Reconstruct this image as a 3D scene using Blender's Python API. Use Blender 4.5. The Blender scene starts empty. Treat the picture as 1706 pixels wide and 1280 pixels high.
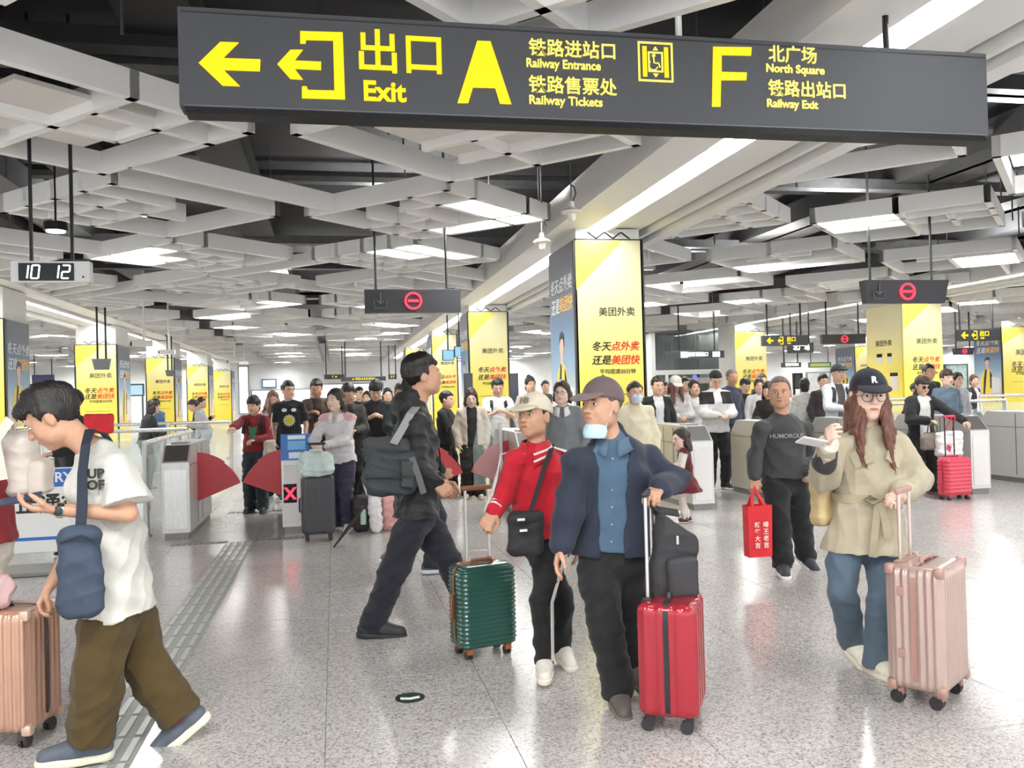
import bpy, bmesh, math, random
import numpy as np
from mathutils import Vector, Matrix

# ------------------------------------------------------------------ camera
CAM_H = 1.58; FPX = 1450.0
_th = math.atan((853 - 557) / FPX); _pi = math.atan((654 - 640) / FPX); _s = .027
_r0 = np.array([math.cos(_th), -math.sin(_th), 0.0])
_F = np.array([math.sin(_th) * math.cos(_pi), math.cos(_th) * math.cos(_pi), math.sin(_pi)])
_u0 = np.cross(_r0, _F); _c = math.sqrt(1 - _s * _s)
_R = _c * _r0 - _s * _u0; _U = _s * _r0 + _c * _u0
scene = bpy.context.scene
COL = scene.collection
cam = bpy.data.cameras.new('camera'); cam.sensor_fit = 'HORIZONTAL'; cam.sensor_width = 36.0
cam.lens = FPX / 1706 * 36.0; cam.clip_start = .05; cam.clip_end = 300
camo = bpy.data.objects.new('camera', cam); COL.objects.link(camo)
camo.matrix_world = Matrix(((_R[0], _U[0], -_F[0], 0), (_R[1], _U[1], -_F[1], 0), (_R[2], _U[2], -_F[2], CAM_H), (0, 0, 0, 1)))
scene.camera = camo
# ------------------------------------------------------------------ light and exposure
wd = bpy.data.worlds.new('hall_light'); scene.world = wd; wd.use_nodes = True
wd.node_tree.nodes['Background'].inputs[0].default_value = (.97, .98, 1.0, 1)
wd.node_tree.nodes['Background'].inputs[1].default_value = 1.4
LAMP_E = 44.0; TROUGH_E = 16.0
scene.view_settings.view_transform = 'Standard'; scene.view_settings.look = 'None'
scene.view_settings.exposure = 0.74; scene.view_settings.gamma = 1.0
scene.view_settings.use_curve_mapping = False
scene.cycles.use_denoising = True; scene.cycles.use_adaptive_sampling = True; scene.cycles.adaptive_threshold = .02
scene.cycles.max_bounces = 8; scene.cycles.diffuse_bounces = 4; scene.cycles.glossy_bounces = 3
scene.cycles.transmission_bounces = 6; scene.cycles.transparent_max_bounces = 12
scene.cycles.caustics_reflective = False; scene.cycles.caustics_refractive = False
scene.cycles.sample_clamp_indirect = 6.0

# ------------------------------------------------------------------ pixel -> place
def ray(x, y): return _F + _R * ((x - 853) / FPX) - _U * ((y - 640) / FPX)
def flr(x, y, z=0.0):
    d = ray(x, y); return np.array([0, 0, CAM_H]) + d * ((z - CAM_H) / d[2])
def wp(x, y, Y):
    d = ray(x, y); return np.array([0, 0, CAM_H]) + d * (Y / d[1])

# ------------------------------------------------------------------ materials
def lin(c):
    return tuple((v / 12.92 if v <= .04045 else ((v + .055) / 1.055) ** 2.4) for v in [x / 255 for x in c])
_M = {}
def mat(name, rgb, rough=.6, metal=0.0, noise=0.0, nscale=30.0, bump=0.0, bscale=200.0, emit=0.0, alpha=1.0, trans=0.0, spec=.5, coat=0.0, sheen=0.0):
    if name in _M: return _M[name]
    m = bpy.data.materials.new(name); m.use_nodes = True; nt = m.node_tree; b = nt.nodes['Principled BSDF']
    col = lin(rgb) + (1,)
    b.inputs['Base Color'].default_value = col; b.inputs['Roughness'].default_value = rough; b.inputs['Metallic'].default_value = metal
    b.inputs['Specular IOR Level'].default_value = spec; b.inputs['Coat Weight'].default_value = coat; b.inputs['Sheen Weight'].default_value = sheen
    if emit: b.inputs['Emission Color'].default_value = col; b.inputs['Emission Strength'].default_value = emit
    if trans: b.inputs['Transmission Weight'].default_value = trans
    if alpha < 1: b.inputs['Alpha'].default_value = alpha
    if noise or bump:
        tc = nt.nodes.new('ShaderNodeTexCoord')
    if noise:
        n = nt.nodes.new('ShaderNodeTexNoise'); n.inputs['Scale'].default_value = nscale; n.inputs['Detail'].default_value = 4
        nt.links.new(tc.outputs['Object'], n.inputs['Vector'])
        mr = nt.nodes.new('ShaderNodeMapRange'); mr.inputs[1].default_value = .3; mr.inputs[2].default_value = .7
        mr.inputs[3].default_value = 1 - noise; mr.inputs[4].default_value = 1 + noise
        nt.links.new(n.outputs['Fac'], mr.inputs[0])
        mx = nt.nodes.new('ShaderNodeMix'); mx.data_type = 'RGBA'; mx.blend_type = 'MULTIPLY'; mx.inputs[0].default_value = 1
        mx.inputs[6].default_value = col; nt.links.new(mr.outputs[0], mx.inputs[7]); nt.links.new(mx.outputs[2], b.inputs['Base Color'])
    if bump:
        n2 = nt.nodes.new('ShaderNodeTexNoise'); n2.inputs['Scale'].default_value = bscale; n2.inputs['Detail'].default_value = 3
        nt.links.new(tc.outputs['Object'], n2.inputs['Vector'])
        bp = nt.nodes.new('ShaderNodeBump'); bp.inputs['Strength'].default_value = bump; bp.inputs['Distance'].default_value = .004
        nt.links.new(n2.outputs['Fac'], bp.inputs['Height']); nt.links.new(bp.outputs[0], b.inputs['Normal'])
    _M[name] = m; return m

def steel_mat(name, rgb, rough=.33, sx=2, sz=160):
    if name in _M: return _M[name]
    m = mat(name, rgb, rough, .55); nt = m.node_tree; b = nt.nodes['Principled BSDF']
    tc = nt.nodes.new('ShaderNodeTexCoord'); mp = nt.nodes.new('ShaderNodeMapping'); mp.inputs['Scale'].default_value = (sz, sz, sx)
    n = nt.nodes.new('ShaderNodeTexNoise'); n.inputs['Scale'].default_value = 1; n.inputs['Detail'].default_value = 2
    nt.links.new(tc.outputs['Object'], mp.inputs[0]); nt.links.new(mp.outputs[0], n.inputs['Vector'])
    mr = nt.nodes.new('ShaderNodeMapRange'); mr.inputs[3].default_value = rough - .1; mr.inputs[4].default_value = rough + .12
    nt.links.new(n.outputs['Fac'], mr.inputs[0]); nt.links.new(mr.outputs[0], b.inputs['Roughness'])
    return m

def terrazzo(name, joints):
    m = bpy.data.materials.new(name); m.use_nodes = True; nt = m.node_tree; b = nt.nodes['Principled BSDF']
    tc = nt.nodes.new('ShaderNodeTexCoord'); geo = nt.nodes.new('ShaderNodeNewGeometry')
    v = nt.nodes.new('ShaderNodeTexVoronoi'); v.inputs['Scale'].default_value = 105
    nt.links.new(geo.outputs['Position'], v.inputs['Vector'])
    cr = nt.nodes.new('ShaderNodeValToRGB'); e = cr.color_ramp.elements
    e[0].position = .0; e[0].color = lin((136, 130, 128)) + (1,); e[1].position = 1; e[1].color = lin((206, 202, 200)) + (1,)
    a = e.new(.22); a.color = lin((170, 165, 163)) + (1,); a = e.new(.55); a.color = lin((189, 185, 183)) + (1,)
    sp = nt.nodes.new('ShaderNodeSeparateColor'); nt.links.new(v.outputs['Color'], sp.inputs[0]); nt.links.new(sp.outputs[0], cr.inputs[0])
    n = nt.nodes.new('ShaderNodeTexNoise'); n.inputs['Scale'].default_value = .9; n.inputs['Detail'].default_value = 3
    nt.links.new(geo.outputs['Position'], n.inputs['Vector'])
    mr = nt.nodes.new('ShaderNodeMapRange'); mr.inputs[1].default_value = .3; mr.inputs[2].default_value = .7; mr.inputs[3].default_value = .93; mr.inputs[4].default_value = 1.04
    nt.links.new(n.outputs['Fac'], mr.inputs[0])
    mx = nt.nodes.new('ShaderNodeMix'); mx.data_type = 'RGBA'; mx.blend_type = 'MULTIPLY'; mx.inputs[0].default_value = 1
    nt.links.new(cr.outputs[0], mx.inputs[6]); nt.links.new(mr.outputs[0], mx.inputs[7])
    out = mx.outputs[2]
    if joints:
        bk = nt.nodes.new('ShaderNodeTexBrick'); bk.offset = 0; bk.inputs['Scale'].default_value = 1
        bk.inputs['Brick Width'].default_value = TW; bk.inputs['Row Height'].default_value = TL; bk.inputs['Mortar Size'].default_value = .003
        bk.inputs['Color1'].default_value = bk.inputs['Color2'].default_value = (1, 1, 1, 1); bk.inputs['Mortar'].default_value = (.45, .43, .42, 1)
        mp = nt.nodes.new('ShaderNodeMapping'); mp.inputs['Location'].default_value = (-TX0, -TY0, 0)
        nt.links.new(geo.outputs['Position'], mp.inputs[0]); nt.links.new(mp.outputs[0], bk.inputs['Vector'])
        m2 = nt.nodes.new('ShaderNodeMix'); m2.data_type = 'RGBA'; m2.blend_type = 'MULTIPLY'; m2.inputs[0].default_value = 1
        nt.links.new(out, m2.inputs[6]); nt.links.new(bk.outputs['Color'], m2.inputs[7]); out = m2.outputs[2]
    nt.links.new(out, b.inputs['Base Color'])
    b.inputs['Roughness'].default_value = .2; b.inputs['Specular IOR Level'].default_value = .55
    n2 = nt.nodes.new('ShaderNodeTexNoise'); n2.inputs['Scale'].default_value = 6; nt.links.new(geo.outputs['Position'], n2.inputs['Vector'])
    r2 = nt.nodes.new('ShaderNodeMapRange'); r2.inputs[3].default_value = .13; r2.inputs[4].default_value = .25
    nt.links.new(n2.outputs['Fac'], r2.inputs[0]); nt.links.new(r2.outputs[0], b.inputs['Roughness'])
    return m

# ------------------------------------------------------------------ object helpers
def tag(o, label=None, cat=None, group=None, kind=None):
    if label: o['label'] = label
    if cat: o['category'] = cat
    if group: o['group'] = group
    if kind: o['kind'] = kind
    return o
def thing(name, label, cat, loc=(0, 0, 0), group=None, kind=None, rz=0):
    o = bpy.data.objects.new(name, None); o.location = loc; o.rotation_euler = (0, 0, rz); o.empty_display_size = .1
    COL.objects.link(o); return tag(o, label, cat, group, kind)
def link(name, me, m=None, parent=None, loc=None, label=None):
    o = bpy.data.objects.new(name, me); COL.objects.link(o)
    if m is not None:
        if len(me.materials): me.materials.clear()
        for q in (m if isinstance(m, (list, tuple)) else [m]): me.materials.append(q)
    if parent is not None: o.parent = parent
    if loc is not None: o.location = loc
    if label: o['label'] = label
    return o
class MB:
    """collects simple shapes into one mesh"""
    def __init__(s): s.v = []; s.f = []; s.mi = []; s.cur = 0
    def add(s, vs, fs):
        n = len(s.v); s.v += [tuple(map(float, q)) for q in vs]
        for f in fs: s.f.append(tuple(i + n for i in f)); s.mi.append(s.cur)
        return s
    def box(s, lo, hi, bev=0.0):
        (x0, y0, z0), (x1, y1, z1) = lo, hi
        if bev <= 0:
            return s.add([(x0, y0, z0), (x1, y0, z0), (x1, y1, z0), (x0, y1, z0), (x0, y0, z1), (x1, y0, z1), (x1, y1, z1), (x0, y1, z1)],
                         [(0, 3, 2, 1), (4, 5, 6, 7), (0, 1, 5, 4), (1, 2, 6, 5), (2, 3, 7, 6), (3, 0, 4, 7)])
        bm = bmesh.new(); bmesh.ops.create_cube(bm, size=1)
        for v in bm.verts: v.co = ((x0 + x1) / 2 + v.co.x * (x1 - x0), (y0 + y1) / 2 + v.co.y * (y1 - y0), (z0 + z1) / 2 + v.co.z * (z1 - z0))
        bmesh.ops.bevel(bm, geom=bm.edges[:], offset=bev, segments=2, affect='EDGES', profile=.5)
        return s.frombm(bm)
    def frombm(s, bm):
        bm.verts.ensure_lookup_table(); n = len(s.v)
        for v in bm.verts: s.v.append(tuple(v.co))
        for f in bm.faces: s.f.append(tuple(v.index + n for v in f.verts)); s.mi.append(s.cur)
        bm.free(); return s
    def prism(s, pts, a, b, axis=1):
        """pts: outline in the two other axes, extruded along axis from a to b"""
        n = len(pts)
        def mk(p, t):
            q = list(p); q.insert(axis, t); return q
        vs = [mk(p, a) for p in pts] + [mk(p, b) for p in pts]
        fs = [tuple(range(n)), tuple(range(2 * n - 1, n - 1, -1))] + [(i, n + i, n + (i + 1) % n, (i + 1) % n) for i in range(n)]
        return s.add(vs, fs)
    def cyl(s, a, b, r, r2=None, n=12, caps=True):
        a = np.array(a, float); b = np.array(b, float); d = b - a; d /= np.linalg.norm(d) + 1e-9
        t = np.array([1, 0, 0]) if abs(d[0]) < .8 else np.array([0, 1, 0]); e = np.cross(d, t); e /= np.linalg.norm(e); g = np.cross(d, e)
        r2 = r if r2 is None else r2; vs = []
        for P, R in ((a, r), (b, r2)):
            for i in range(n):
                an = 2 * math.pi * i / n; vs.append(P + e * R * math.cos(an) + g * R * math.sin(an))
        fs = [(i, (i + 1) % n, n + (i + 1) % n, n + i) for i in range(n)]
        if caps: fs += [tuple(range(n - 1, -1, -1)), tuple(range(n, 2 * n))]
        return s.add(vs, fs)
    def tube(s, pts, r, n=8):
        pts = [np.array(p, float) for p in pts]; m = len(pts); vs = []; prev = None
        for i, p in enumerate(pts):
            d = pts[min(i + 1, m - 1)] - pts[max(i - 1, 0)]; d /= np.linalg.norm(d) + 1e-9
            if prev is None:
                t = np.array([0, 0, 1.]) if abs(d[2]) < .9 else np.array([1., 0, 0]); e = np.cross(d, t)
            else: e = prev - d * (prev @ d)
            e /= np.linalg.norm(e) + 1e-9; prev = e; g = np.cross(d, e); R = r[i] if hasattr(r, '__len__') else r
            for k in range(n):
                an = 2 * math.pi * k / n; vs.append(p + e * R * math.cos(an) + g * R * math.sin(an))
        fs = [(i * n + k, i * n + (k + 1) % n, (i + 1) * n + (k + 1) % n, (i + 1) * n + k) for i in range(m - 1) for k in range(n)]
        fs += [tuple(range(n - 1, -1, -1)), tuple(range((m - 1) * n, m * n))]
        return s.add(vs, fs)
    def ribbon(s, pts, nrm, w, t):
        """flat strap: pts centre line, nrm outward normals"""
        pts = [np.array(p, float) for p in pts]; m = len(pts); vs = []
        for i, p in enumerate(pts):
            d = pts[min(i + 1, m - 1)] - pts[max(i - 1, 0)]; d /= np.linalg.norm(d) + 1e-9
            nn = np.array(nrm[i] if hasattr(nrm[0], '__len__') else nrm, float); nn = nn - d * (nn @ d); nn /= np.linalg.norm(nn) + 1e-9; e = np.cross(d, nn)
            vs += [p - e * w / 2 - nn * t / 2, p + e * w / 2 - nn * t / 2, p + e * w / 2 + nn * t / 2, p - e * w / 2 + nn * t / 2]
        fs = [(i * 4 + k, i * 4 + (k + 1) % 4, (i + 1) * 4 + (k + 1) % 4, (i + 1) * 4 + k) for i in range(m - 1) for k in range(4)]
        fs += [(3, 2, 1, 0), tuple((m - 1) * 4 + k for k in range(4))]
        return s.add(vs, fs)
    def xf(s, M):
        s.v = [tuple(M @ Vector(q)) for q in s.v]; return s
    def mesh(s, name, smooth=False):
        me = bpy.data.meshes.new(name); me.from_pydata(s.v, [], s.f)
        if any(s.mi): me.polygons.foreach_set('material_index', s.mi)
        bm = bmesh.new(); bm.from_mesh(me); bmesh.ops.recalc_face_normals(bm, faces=bm.faces[:]); bm.to_mesh(me); bm.free()
        if smooth:
            me.polygons.foreach_set('use_smooth', [True] * len(me.polygons))
            try: me.set_sharp_from_angle(angle=math.radians(40))
            except Exception: pass
        me.update(); return me
    def build(s, name, m, parent=None, loc=None, smooth=False, label=None):
        return link(name, s.mesh(name, smooth), m, parent, loc, label)
_T = {}
def text_mesh(s, size, bold=0.0, ext=.002, shear=0.0, align='CENTER', sx=1.0):
    k = (s, size, bold, ext, shear, align, sx)
    if k in _T: return _T[k]
    cu = bpy.data.curves.new('lettering', 'FONT'); cu.body = s; cu.size = size; cu.align_x = align; cu.align_y = 'CENTER'
    cu.offset = bold; cu.extrude = ext; cu.shear = shear; cu.resolution_u = 3; cu.fill_mode = 'BOTH' if False else cu.fill_mode
    o = bpy.data.objects.new('lettering', cu); COL.objects.link(o)
    bpy.context.view_layer.update()
    dg = bpy.context.evaluated_depsgraph_get()
    me = bpy.data.meshes.new_from_object(o.evaluated_get(dg)); me.name = 'lettering'
    bpy.data.objects.remove(o); bpy.data.curves.remove(cu)
    if sx != 1: me.transform(Matrix.Diagonal((sx, 1, 1, 1)))
    _T[k] = me; return me
def lettering(s, size, m, parent, loc, face='front', **kw):
    """face: front = read from -Y, left = read from -X, right = read from +X, (loc is in the parent's frame)"""
    me = text_mesh(s, size, **kw)
    o = bpy.data.objects.new('lettering', me); COL.objects.link(o)
    if not me.materials: me.materials.append(m)
    o.material_slots[0].link = 'OBJECT'; o.material_slots[0].material = m
    if parent is not None: o.parent = parent
    o.location = loc
    o.rotation_euler = {'front': (math.pi / 2, 0, 0), 'left': (math.pi / 2, 0, -math.pi / 2), 'right': (math.pi / 2, 0, math.pi / 2), 'up': (0, 0, 0)}[face]
    return o
WHITE_PAINT = mat('white_paint', (236, 236, 233), .5, noise=.03, nscale=3)
STEEL = steel_mat('brushed_steel', (206, 205, 203)); STEEL_D = steel_mat('dark_steel', (128, 126, 126), .35)
BLACKM = mat('black_metal', (22, 22, 24), .5, spec=.25); DARKPANEL = mat('sign_panel', (88, 90, 94), .7, spec=.15)
YELLOW_L = mat('sign_yellow', (255, 216, 0), .5, emit=.35); YELLOW_P = mat('sign_pale_yellow', (255, 238, 110), .5, emit=.3)
CHROME = mat('chrome', (205, 206, 208), .15, 1.0)
GLASS = mat('clear_glass', (225, 240, 236), .03, alpha=.18)
TW, TL, TX0, TY0 = .835, .745, -.08, 4.205
# ------------------------------------------------------------------ floor
X0, X1, Y0, Y1 = -24.0, 52.0, -4.0, 63.0
floor = tag(MB().box((X0, Y0, -.2), (X1, Y1, -.004)).build('floor', terrazzo('terrazzo_floor', True)), 'pale speckled terrazzo floor of the station hall', 'floor', kind='structure')
TM = terrazzo('terrazzo_tile', False)
tile_me = MB().box((-TW / 2 + .0016, -TL / 2 + .0016, -.012), (TW / 2 - .0016, TL / 2 - .0016, 0), .0012).mesh('tile'); tile_me.materials.append(TM)
_cand = []
for i in range(-8, 16):
    for j in range(-3, 14):
        x = TX0 + (i + .5) * TW; y = TY0 + (j + .5) * TL
        dep = x * math.sin(_th) + y * math.cos(_th); lat = x * math.cos(_th) - y * math.sin(_th)
        if dep > 2.5 and abs(lat) < dep * .62 + .7: _cand.append((dep, x, y))
_cand.sort()
for dep, x, y in _cand[:230]: link('tile', tile_me, None, floor, (x, y, 0))
# tactile paving: bar tiles running to the gate, ridged strip across its end
TAC = mat('tactile_stone', (138, 142, 138), .4, noise=.06, nscale=60); TACB = mat('tactile_bar', (172, 176, 170), .3); TACD = mat('tactile_dark_bar', (112, 110, 104), .4)
b = MB().box((-.149, -.149, 0), (.149, .149, .0035)); b.cur = 1
for k in range(4):
    x = -.1125 + k * .075; b.box((x - .0175, -.135, .003), (x + .0175, .135, .0085), .003)
tac_me = b.mesh('tactile_tile'); tac_me.materials.append(TAC); tac_me.materials.append(TACB)
for k in range(25): link('tactile_tile', tac_me, None, floor, (-1.06, 2.75 + k * .3, 0))
b = MB().box((-.149, -.075, 0), (.149, .075, .0035)); b.cur = 1
for k in range(5):
    x = -.12 + k * .06; b.box((x - .014, -.07, .003), (x + .014, .07, .0075))
rid_me = b.mesh('ridged_strip'); rid_me.materials.append(TAC); rid_me.materials.append(TACD)
for x in (-1.66, -1.36, -.76, -.46): link('ridged_strip', rid_me, None, floor, (x, 10.16, 0))
for x in (-1.36, -1.06, -.76): link('ridged_strip', rid_me, None, floor, (x, 12.75, 0))
for k in range(8): link('tactile_tile', tac_me, None, floor, (-1.06, 12.98 + k * .3, 0))
# round arrow sticker
c = flr(683, 1163); st = thing('floor_sticker', 'small round black floor sticker with a white arrow', 'sticker', (c[0], c[1], 0))
MB().cyl((0, 0, 0), (0, 0, .002), .078, n=40).build('disc', mat('sticker_black', (28, 46, 40), .35), st)
MB().prism([(-.05, -.02), (.0, -.034), (.05, -.02), (.05, .012), (0, -.004), (-.05, .012)], .002, .003, 2).build('arrow', mat('sticker_white', (240, 245, 240), .5), st)
b = MB().cyl((0, 0, 0), (0, 0, .0015), .074, n=28); _p = flr(1443, 870); link('drain_cap', b.mesh('drain_cap'), STEEL_D, floor, (_p[0], _p[1], 0))

# ------------------------------------------------------------------ walls
WALLM = mat('far_wall_panel', (246, 248, 247), .35, noise=.03, nscale=1.5)
wall_far = tag(MB().box((X0, Y1 - 1, 0), (X1, Y1 - .8, 5.4)).build('wall_far', WALLM), kind='structure', label='white panelled end wall of the hall', cat='wall')
wall_l = tag(MB().box((X0, Y0, 0), (X0 + .2, Y1 - .8, 5.4)).build('wall_left', WALLM), kind='structure', label='white side wall far on the left', cat='wall')
wall_r = tag(MB().box((X1 - .2, Y0, 0), (X1, Y1 - .8, 5.4)).build('wall_right', WALLM), kind='structure', label='white side wall far on the right', cat='wall')
JM = mat('wall_joint', (190, 196, 196), .5)
pm = MB().box((-.58, -.03, 0), (.58, 0, 2.4)).mesh('wall_panel'); pm.materials.append(WALLM)
for k in range(14): link('wall_panel', pm, None, wall_far, (-8.5 + k * 1.2, Y1 - 1.0, .15))

# ------------------------------------------------------------------ ceiling
ZC = 4.0
VOID = mat('void_concrete', (40, 39, 40), .9, noise=.35, nscale=1.2)
ceiling = tag(MB().box((X0, Y0, 5.35), (X1, Y1 - .8, 5.5)).build('ceiling', VOID), 'dark concrete slab and services above the open white ceiling', 'ceiling', kind='structure')
random.seed(4)
PIPE = [mat('duct_dark', (30, 29, 30), .6, noise=.3, nscale=6), mat('pipe_grey', (70, 70, 72), .5, noise=.2, nscale=8), mat('pipe_red', (66, 36, 34), .5), mat('duct_foil', (92, 92, 95), .5)]
for k in range(46):
    x = random.uniform(-10, 20); y = random.uniform(4, 30); t = random.random()
    if t < .3: MB().box((x - .3, Y0 + .5, 4.72), (x + .3, y + 14, 5.1)).build('duct', PIPE[random.choice((0, 0, 3))], ceiling)
    elif t < .55: MB().cyl((x - 9, y, 4.6 + t), (x + 9, y, 4.6 + t), .06 + .06 * random.random(), n=8).build('pipe', PIPE[random.choice((0, 1, 2))], ceiling)
    elif t < .8: MB().box((x - 8, y - .12, 4.62), (x + 8, y + .12, 4.78)).build('cable_tray', PIPE[random.choice((0, 1))], ceiling)
    else: MB().cyl((x, y - 6, 4.9), (x, y + 6, 4.9), .09, n=8).build('pipe', PIPE[random.choice((1, 2))], ceiling)
for k in range(60):
    x = random.uniform(-6, 14); y = random.uniform(4.5, 16)
    MB().cyl((x, y, 4.2), (x, y, 5.35), .012, n=5).build('hanger_rod', PIPE[1], ceiling)

SLATM = mat('slat_white', (250, 250, 248), .45, noise=.015, nscale=4)
BEAMX = [-7.1, 4.26, 16.3, 28.2, 40.0]; HW = 1.02
bays = [(-23.5, BEAMX[0] - HW)] + [(BEAMX[i] + HW, BEAMX[i + 1] - HW) for i in range(4)] + [(BEAMX[4] + HW, 51.5)]
PIT, FS, SW, SH = 2.62, 2.4, .085, .23
slats = []; lamps = []; panels = []
def seg(u0, v0, u1, v1, bay):
    P = np.array([(u0 - v0), (u0 + v0)]) / math.sqrt(2); Q = np.array([(u1 - v1), (u1 + v1)]) / math.sqrt(2)
    d = Q - P
    for lim, sg in ((bay[0], 1), (bay[1], -1)):
        a = (P[0] - lim) * sg; c = (Q[0] - lim) * sg
        if a < 0 and c < 0: return
        if a < 0: P = P + d * (-a / (c - a)); d = Q - P
        elif c < 0: Q = P + d * (a / (a - c)); d = Q - P
    for lim, sg in ((Y0, 1), (Y1 - 1.0, -1)):
        a = (P[1] - lim) * sg; c = (Q[1] - lim) * sg
        if a < 0 or c < 0: return
    if np.hypot(*d) < .15: return
    slats.append((P, Q))
def uvxy(u, v): return (u - v) / math.sqrt(2), (u + v) / math.sqrt(2)
for bi, bay in enumerate(bays):
    rnd = random.Random(11 + bi)
    for i in range(-14, 42):
        for j in range(-26, 30):
            u0 = 2.94 + PIT * i; v0 = 6.26 + PIT * j
            cx, cy = uvxy(u0 + FS / 2, v0 + FS / 2)
            h = [rnd.random() for _ in range(8)]
            if not (bay[0] - 1.9 < cx < bay[1] + 1.9) or not (Y0 - 1 < cy < Y1 - 1): continue
            far = cy > 40
            u1, v1 = u0 + FS, v0 + FS; hw = SW / 2
            if (i + j) % 2 == 0:
                seg(u0, v0 + hw, u1, v0 + hw, bay); seg(u0, v1 - hw, u1, v1 - hw, bay)
                seg(u0 + hw, v0, u0 + hw, v1, bay); seg(u1 - hw, v0, u1 - hw, v1, bay)
                g_ = FS / 4
                for ln in range(1, 4):
                    for dr in (0, 1):
                        if rnd.random() < (.9 if ln == 2 else .66):
                            a_, b_ = rnd.choice(((0, 4), (0, 4), (0, 3), (1, 4), (0, 2), (2, 4), (1, 3)))
                            if far: a_, b_ = 0, 4
                            if dr: seg(u0 + a_ * g_, v0 + ln * g_, u0 + b_ * g_, v0 + ln * g_, bay)
                            else: seg(u0 + ln * g_, v0 + a_ * g_, u0 + ln * g_, v0 + b_ * g_, bay)
                inside = bay[0] + .9 < cx < bay[1] - .9
                dark_ = 2.6 < cy < 8.9 and -1.6 < cx < 3.3
                if inside and h[5] < .62 and not dark_: lamps.append((u0, v0, u1, v1, int(h[6] * 4), cx, cy))
                elif inside and h[5] < .72 or (inside and dark_): panels.append((u0, v0, u1, v1, int(h[6] * 4)))
            elif not far:
                if h[0] < .16: seg(u0 - .25, v0 + .42, u1 + .25, v0 + .42, bay)
                elif h[0] < .3: seg(u0 + .42, v0 - .25, u0 + .42, v1 + .25, bay)
                if h[1] < .1: seg(u0 - .25, v1 - .5, u1 + .25, v1 - .5, bay)
def dist_key(s):
    m = (s[0] + s[1]) / 2; dep = m[0] * math.sin(_th) + m[1] * math.cos(_th); lat = m[0] * math.cos(_th) - m[1] * math.sin(_th)
    vis = dep > 4.2 and abs(lat) < dep * .6 + .6
    return (0 if vis else 1, dep)
slats.sort(key=dist_key)
unit = MB().box((-.5, -SW / 2, 0), (.5, SW / 2, SH)).mesh('slat'); unit.materials.append(SLATM)
for P, Q in slats[:300]:
    d = Q - P; o = link('slat', unit, None, ceiling, ((P[0] + Q[0]) / 2, (P[1] + Q[1]) / 2, ZC)); o.scale = (np.hypot(*d), 1, 1); o.rotation_euler = (0, 0, math.atan2(d[1], d[0]))
b = MB()
for P, Q in slats[300:]:
    d = Q - P; L = np.hypot(*d); d = d / L; n = np.array([-d[1], d[0]]) * SW / 2
    c = [P - n, Q - n, Q + n, P + n]
    b.add([(*q, ZC) for q in c] + [(*q, ZC + SH) for q in c], [(0, 3, 2, 1), (4, 5, 6, 7), (0, 1, 5, 4), (1, 2, 6, 5), (2, 3, 7, 6), (3, 0, 4, 7)])
me = bpy.data.meshes.new('slat_field'); me.from_pydata(b.v, [], b.f); tag(link('slat_field', me, SLATM, ceiling), kind='stuff')
# L-shaped lamps in the slat frames
LAMPM = mat('lamp_diffuser', (255, 255, 252), .5, emit=LAMP_E)
r2 = math.sqrt(.5)
def Lshape(k, a=.98, w=.36):
    P = [(0, 0), (a, 0), (a, w), (w, w), (w, a), (0, a)]
    for _ in range(k): P = [(-y, x) for x, y in P]
    return P
lamp_me = []
for k in range(4):
    m_ = MB().prism([((x - y) * r2, (x + y) * r2) for x, y in Lshape(k)], 0, .05, 2).mesh('ceiling_lamp'); m_.materials.append(LAMPM); lamp_me.append(m_)
for (u0, v0, u1, v1, k, cx, cy) in lamps:
    uc = (u0 + SW + .06) if k in (0, 3) else (u1 - SW - .06); vc = (v0 + SW + .06) if k in (0, 1) else (v1 - SW - .06)
    x, y = uvxy(uc, vc); o = link('ceiling_lamp', lamp_me[k], None, None, (x, y, ZC + .1))
    tag(o, 'glowing white L-shaped lamp set among the white ceiling slats', 'ceiling lamp', 'L-shaped lamps in the slatted ceiling')
PANM = mat('ceiling_panel', (226, 222, 216), .5)
for (u0, v0, u1, v1, k) in panels:
    a = FS * .55; c = uvxy(u0 + FS / 2, v0 + FS / 2)
    o = MB().prism([((x - y) * r2 * a, (x + y) * r2 * a) for x, y in ((-.5, -.5), (.5, -.5), (.5, .5), (-.5, .5))], 0, .04, 2).build('access_panel', PANM, ceiling, (c[0], c[1], ZC + .09))
# long light troughs over the column rows
RAILS = ((-1.02, -.86, -.02, .42), (-.79, -.32, .1, .3), (-.04, .04, .06, .3), (.12, .58, .12, .3), (.65, .72, .04, .3), (.8, 1.02, -.02, .42))
def hang_z(x):
    for bx in BEAMX:
        o = x - bx
        if abs(o) < HW:
            for xa, xb, za, zb in RAILS:
                if xa - .03 < o < xb + .03: return ZC + za
            return ZC + .38
    return 5.36
TROUGH_W = mat('trough_white', (240, 240, 238), .42)
TLAMP = mat('trough_lamp_diffuser', (255, 255, 252), .5, emit=TROUGH_E); bar_me = MB().box((-.11, -.66, 0), (.11, .66, .06)).mesh('lamp_bar'); bar_me.materials.append(TLAMP)
for bi, bx in enumerate(BEAMX):
    t = thing('light_trough', ['white light trough running over the column row at the left', 'broad white light trough rising over the nearest poster column', 'white light trough over the column row at the right', 'white light trough over the far right columns', 'white light trough furthest to the right'][bi], 'ceiling trough', (bx, 0, ZC))
    for xa, xb, za, zb in RAILS:
        MB().box((xa, Y0, za), (xb, Y1 - 1.05, zb)).build('rail', TROUGH_W, t)
    MB().box((-.72, Y0, .38), (.72, Y1 - 1.05, .42)).build('back_plate', VOID, t)
    for k in range(30):
        o = link('lamp_bar', bar_me, None, t, (-.18, -2.6 + k * 2.12, .13))
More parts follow.
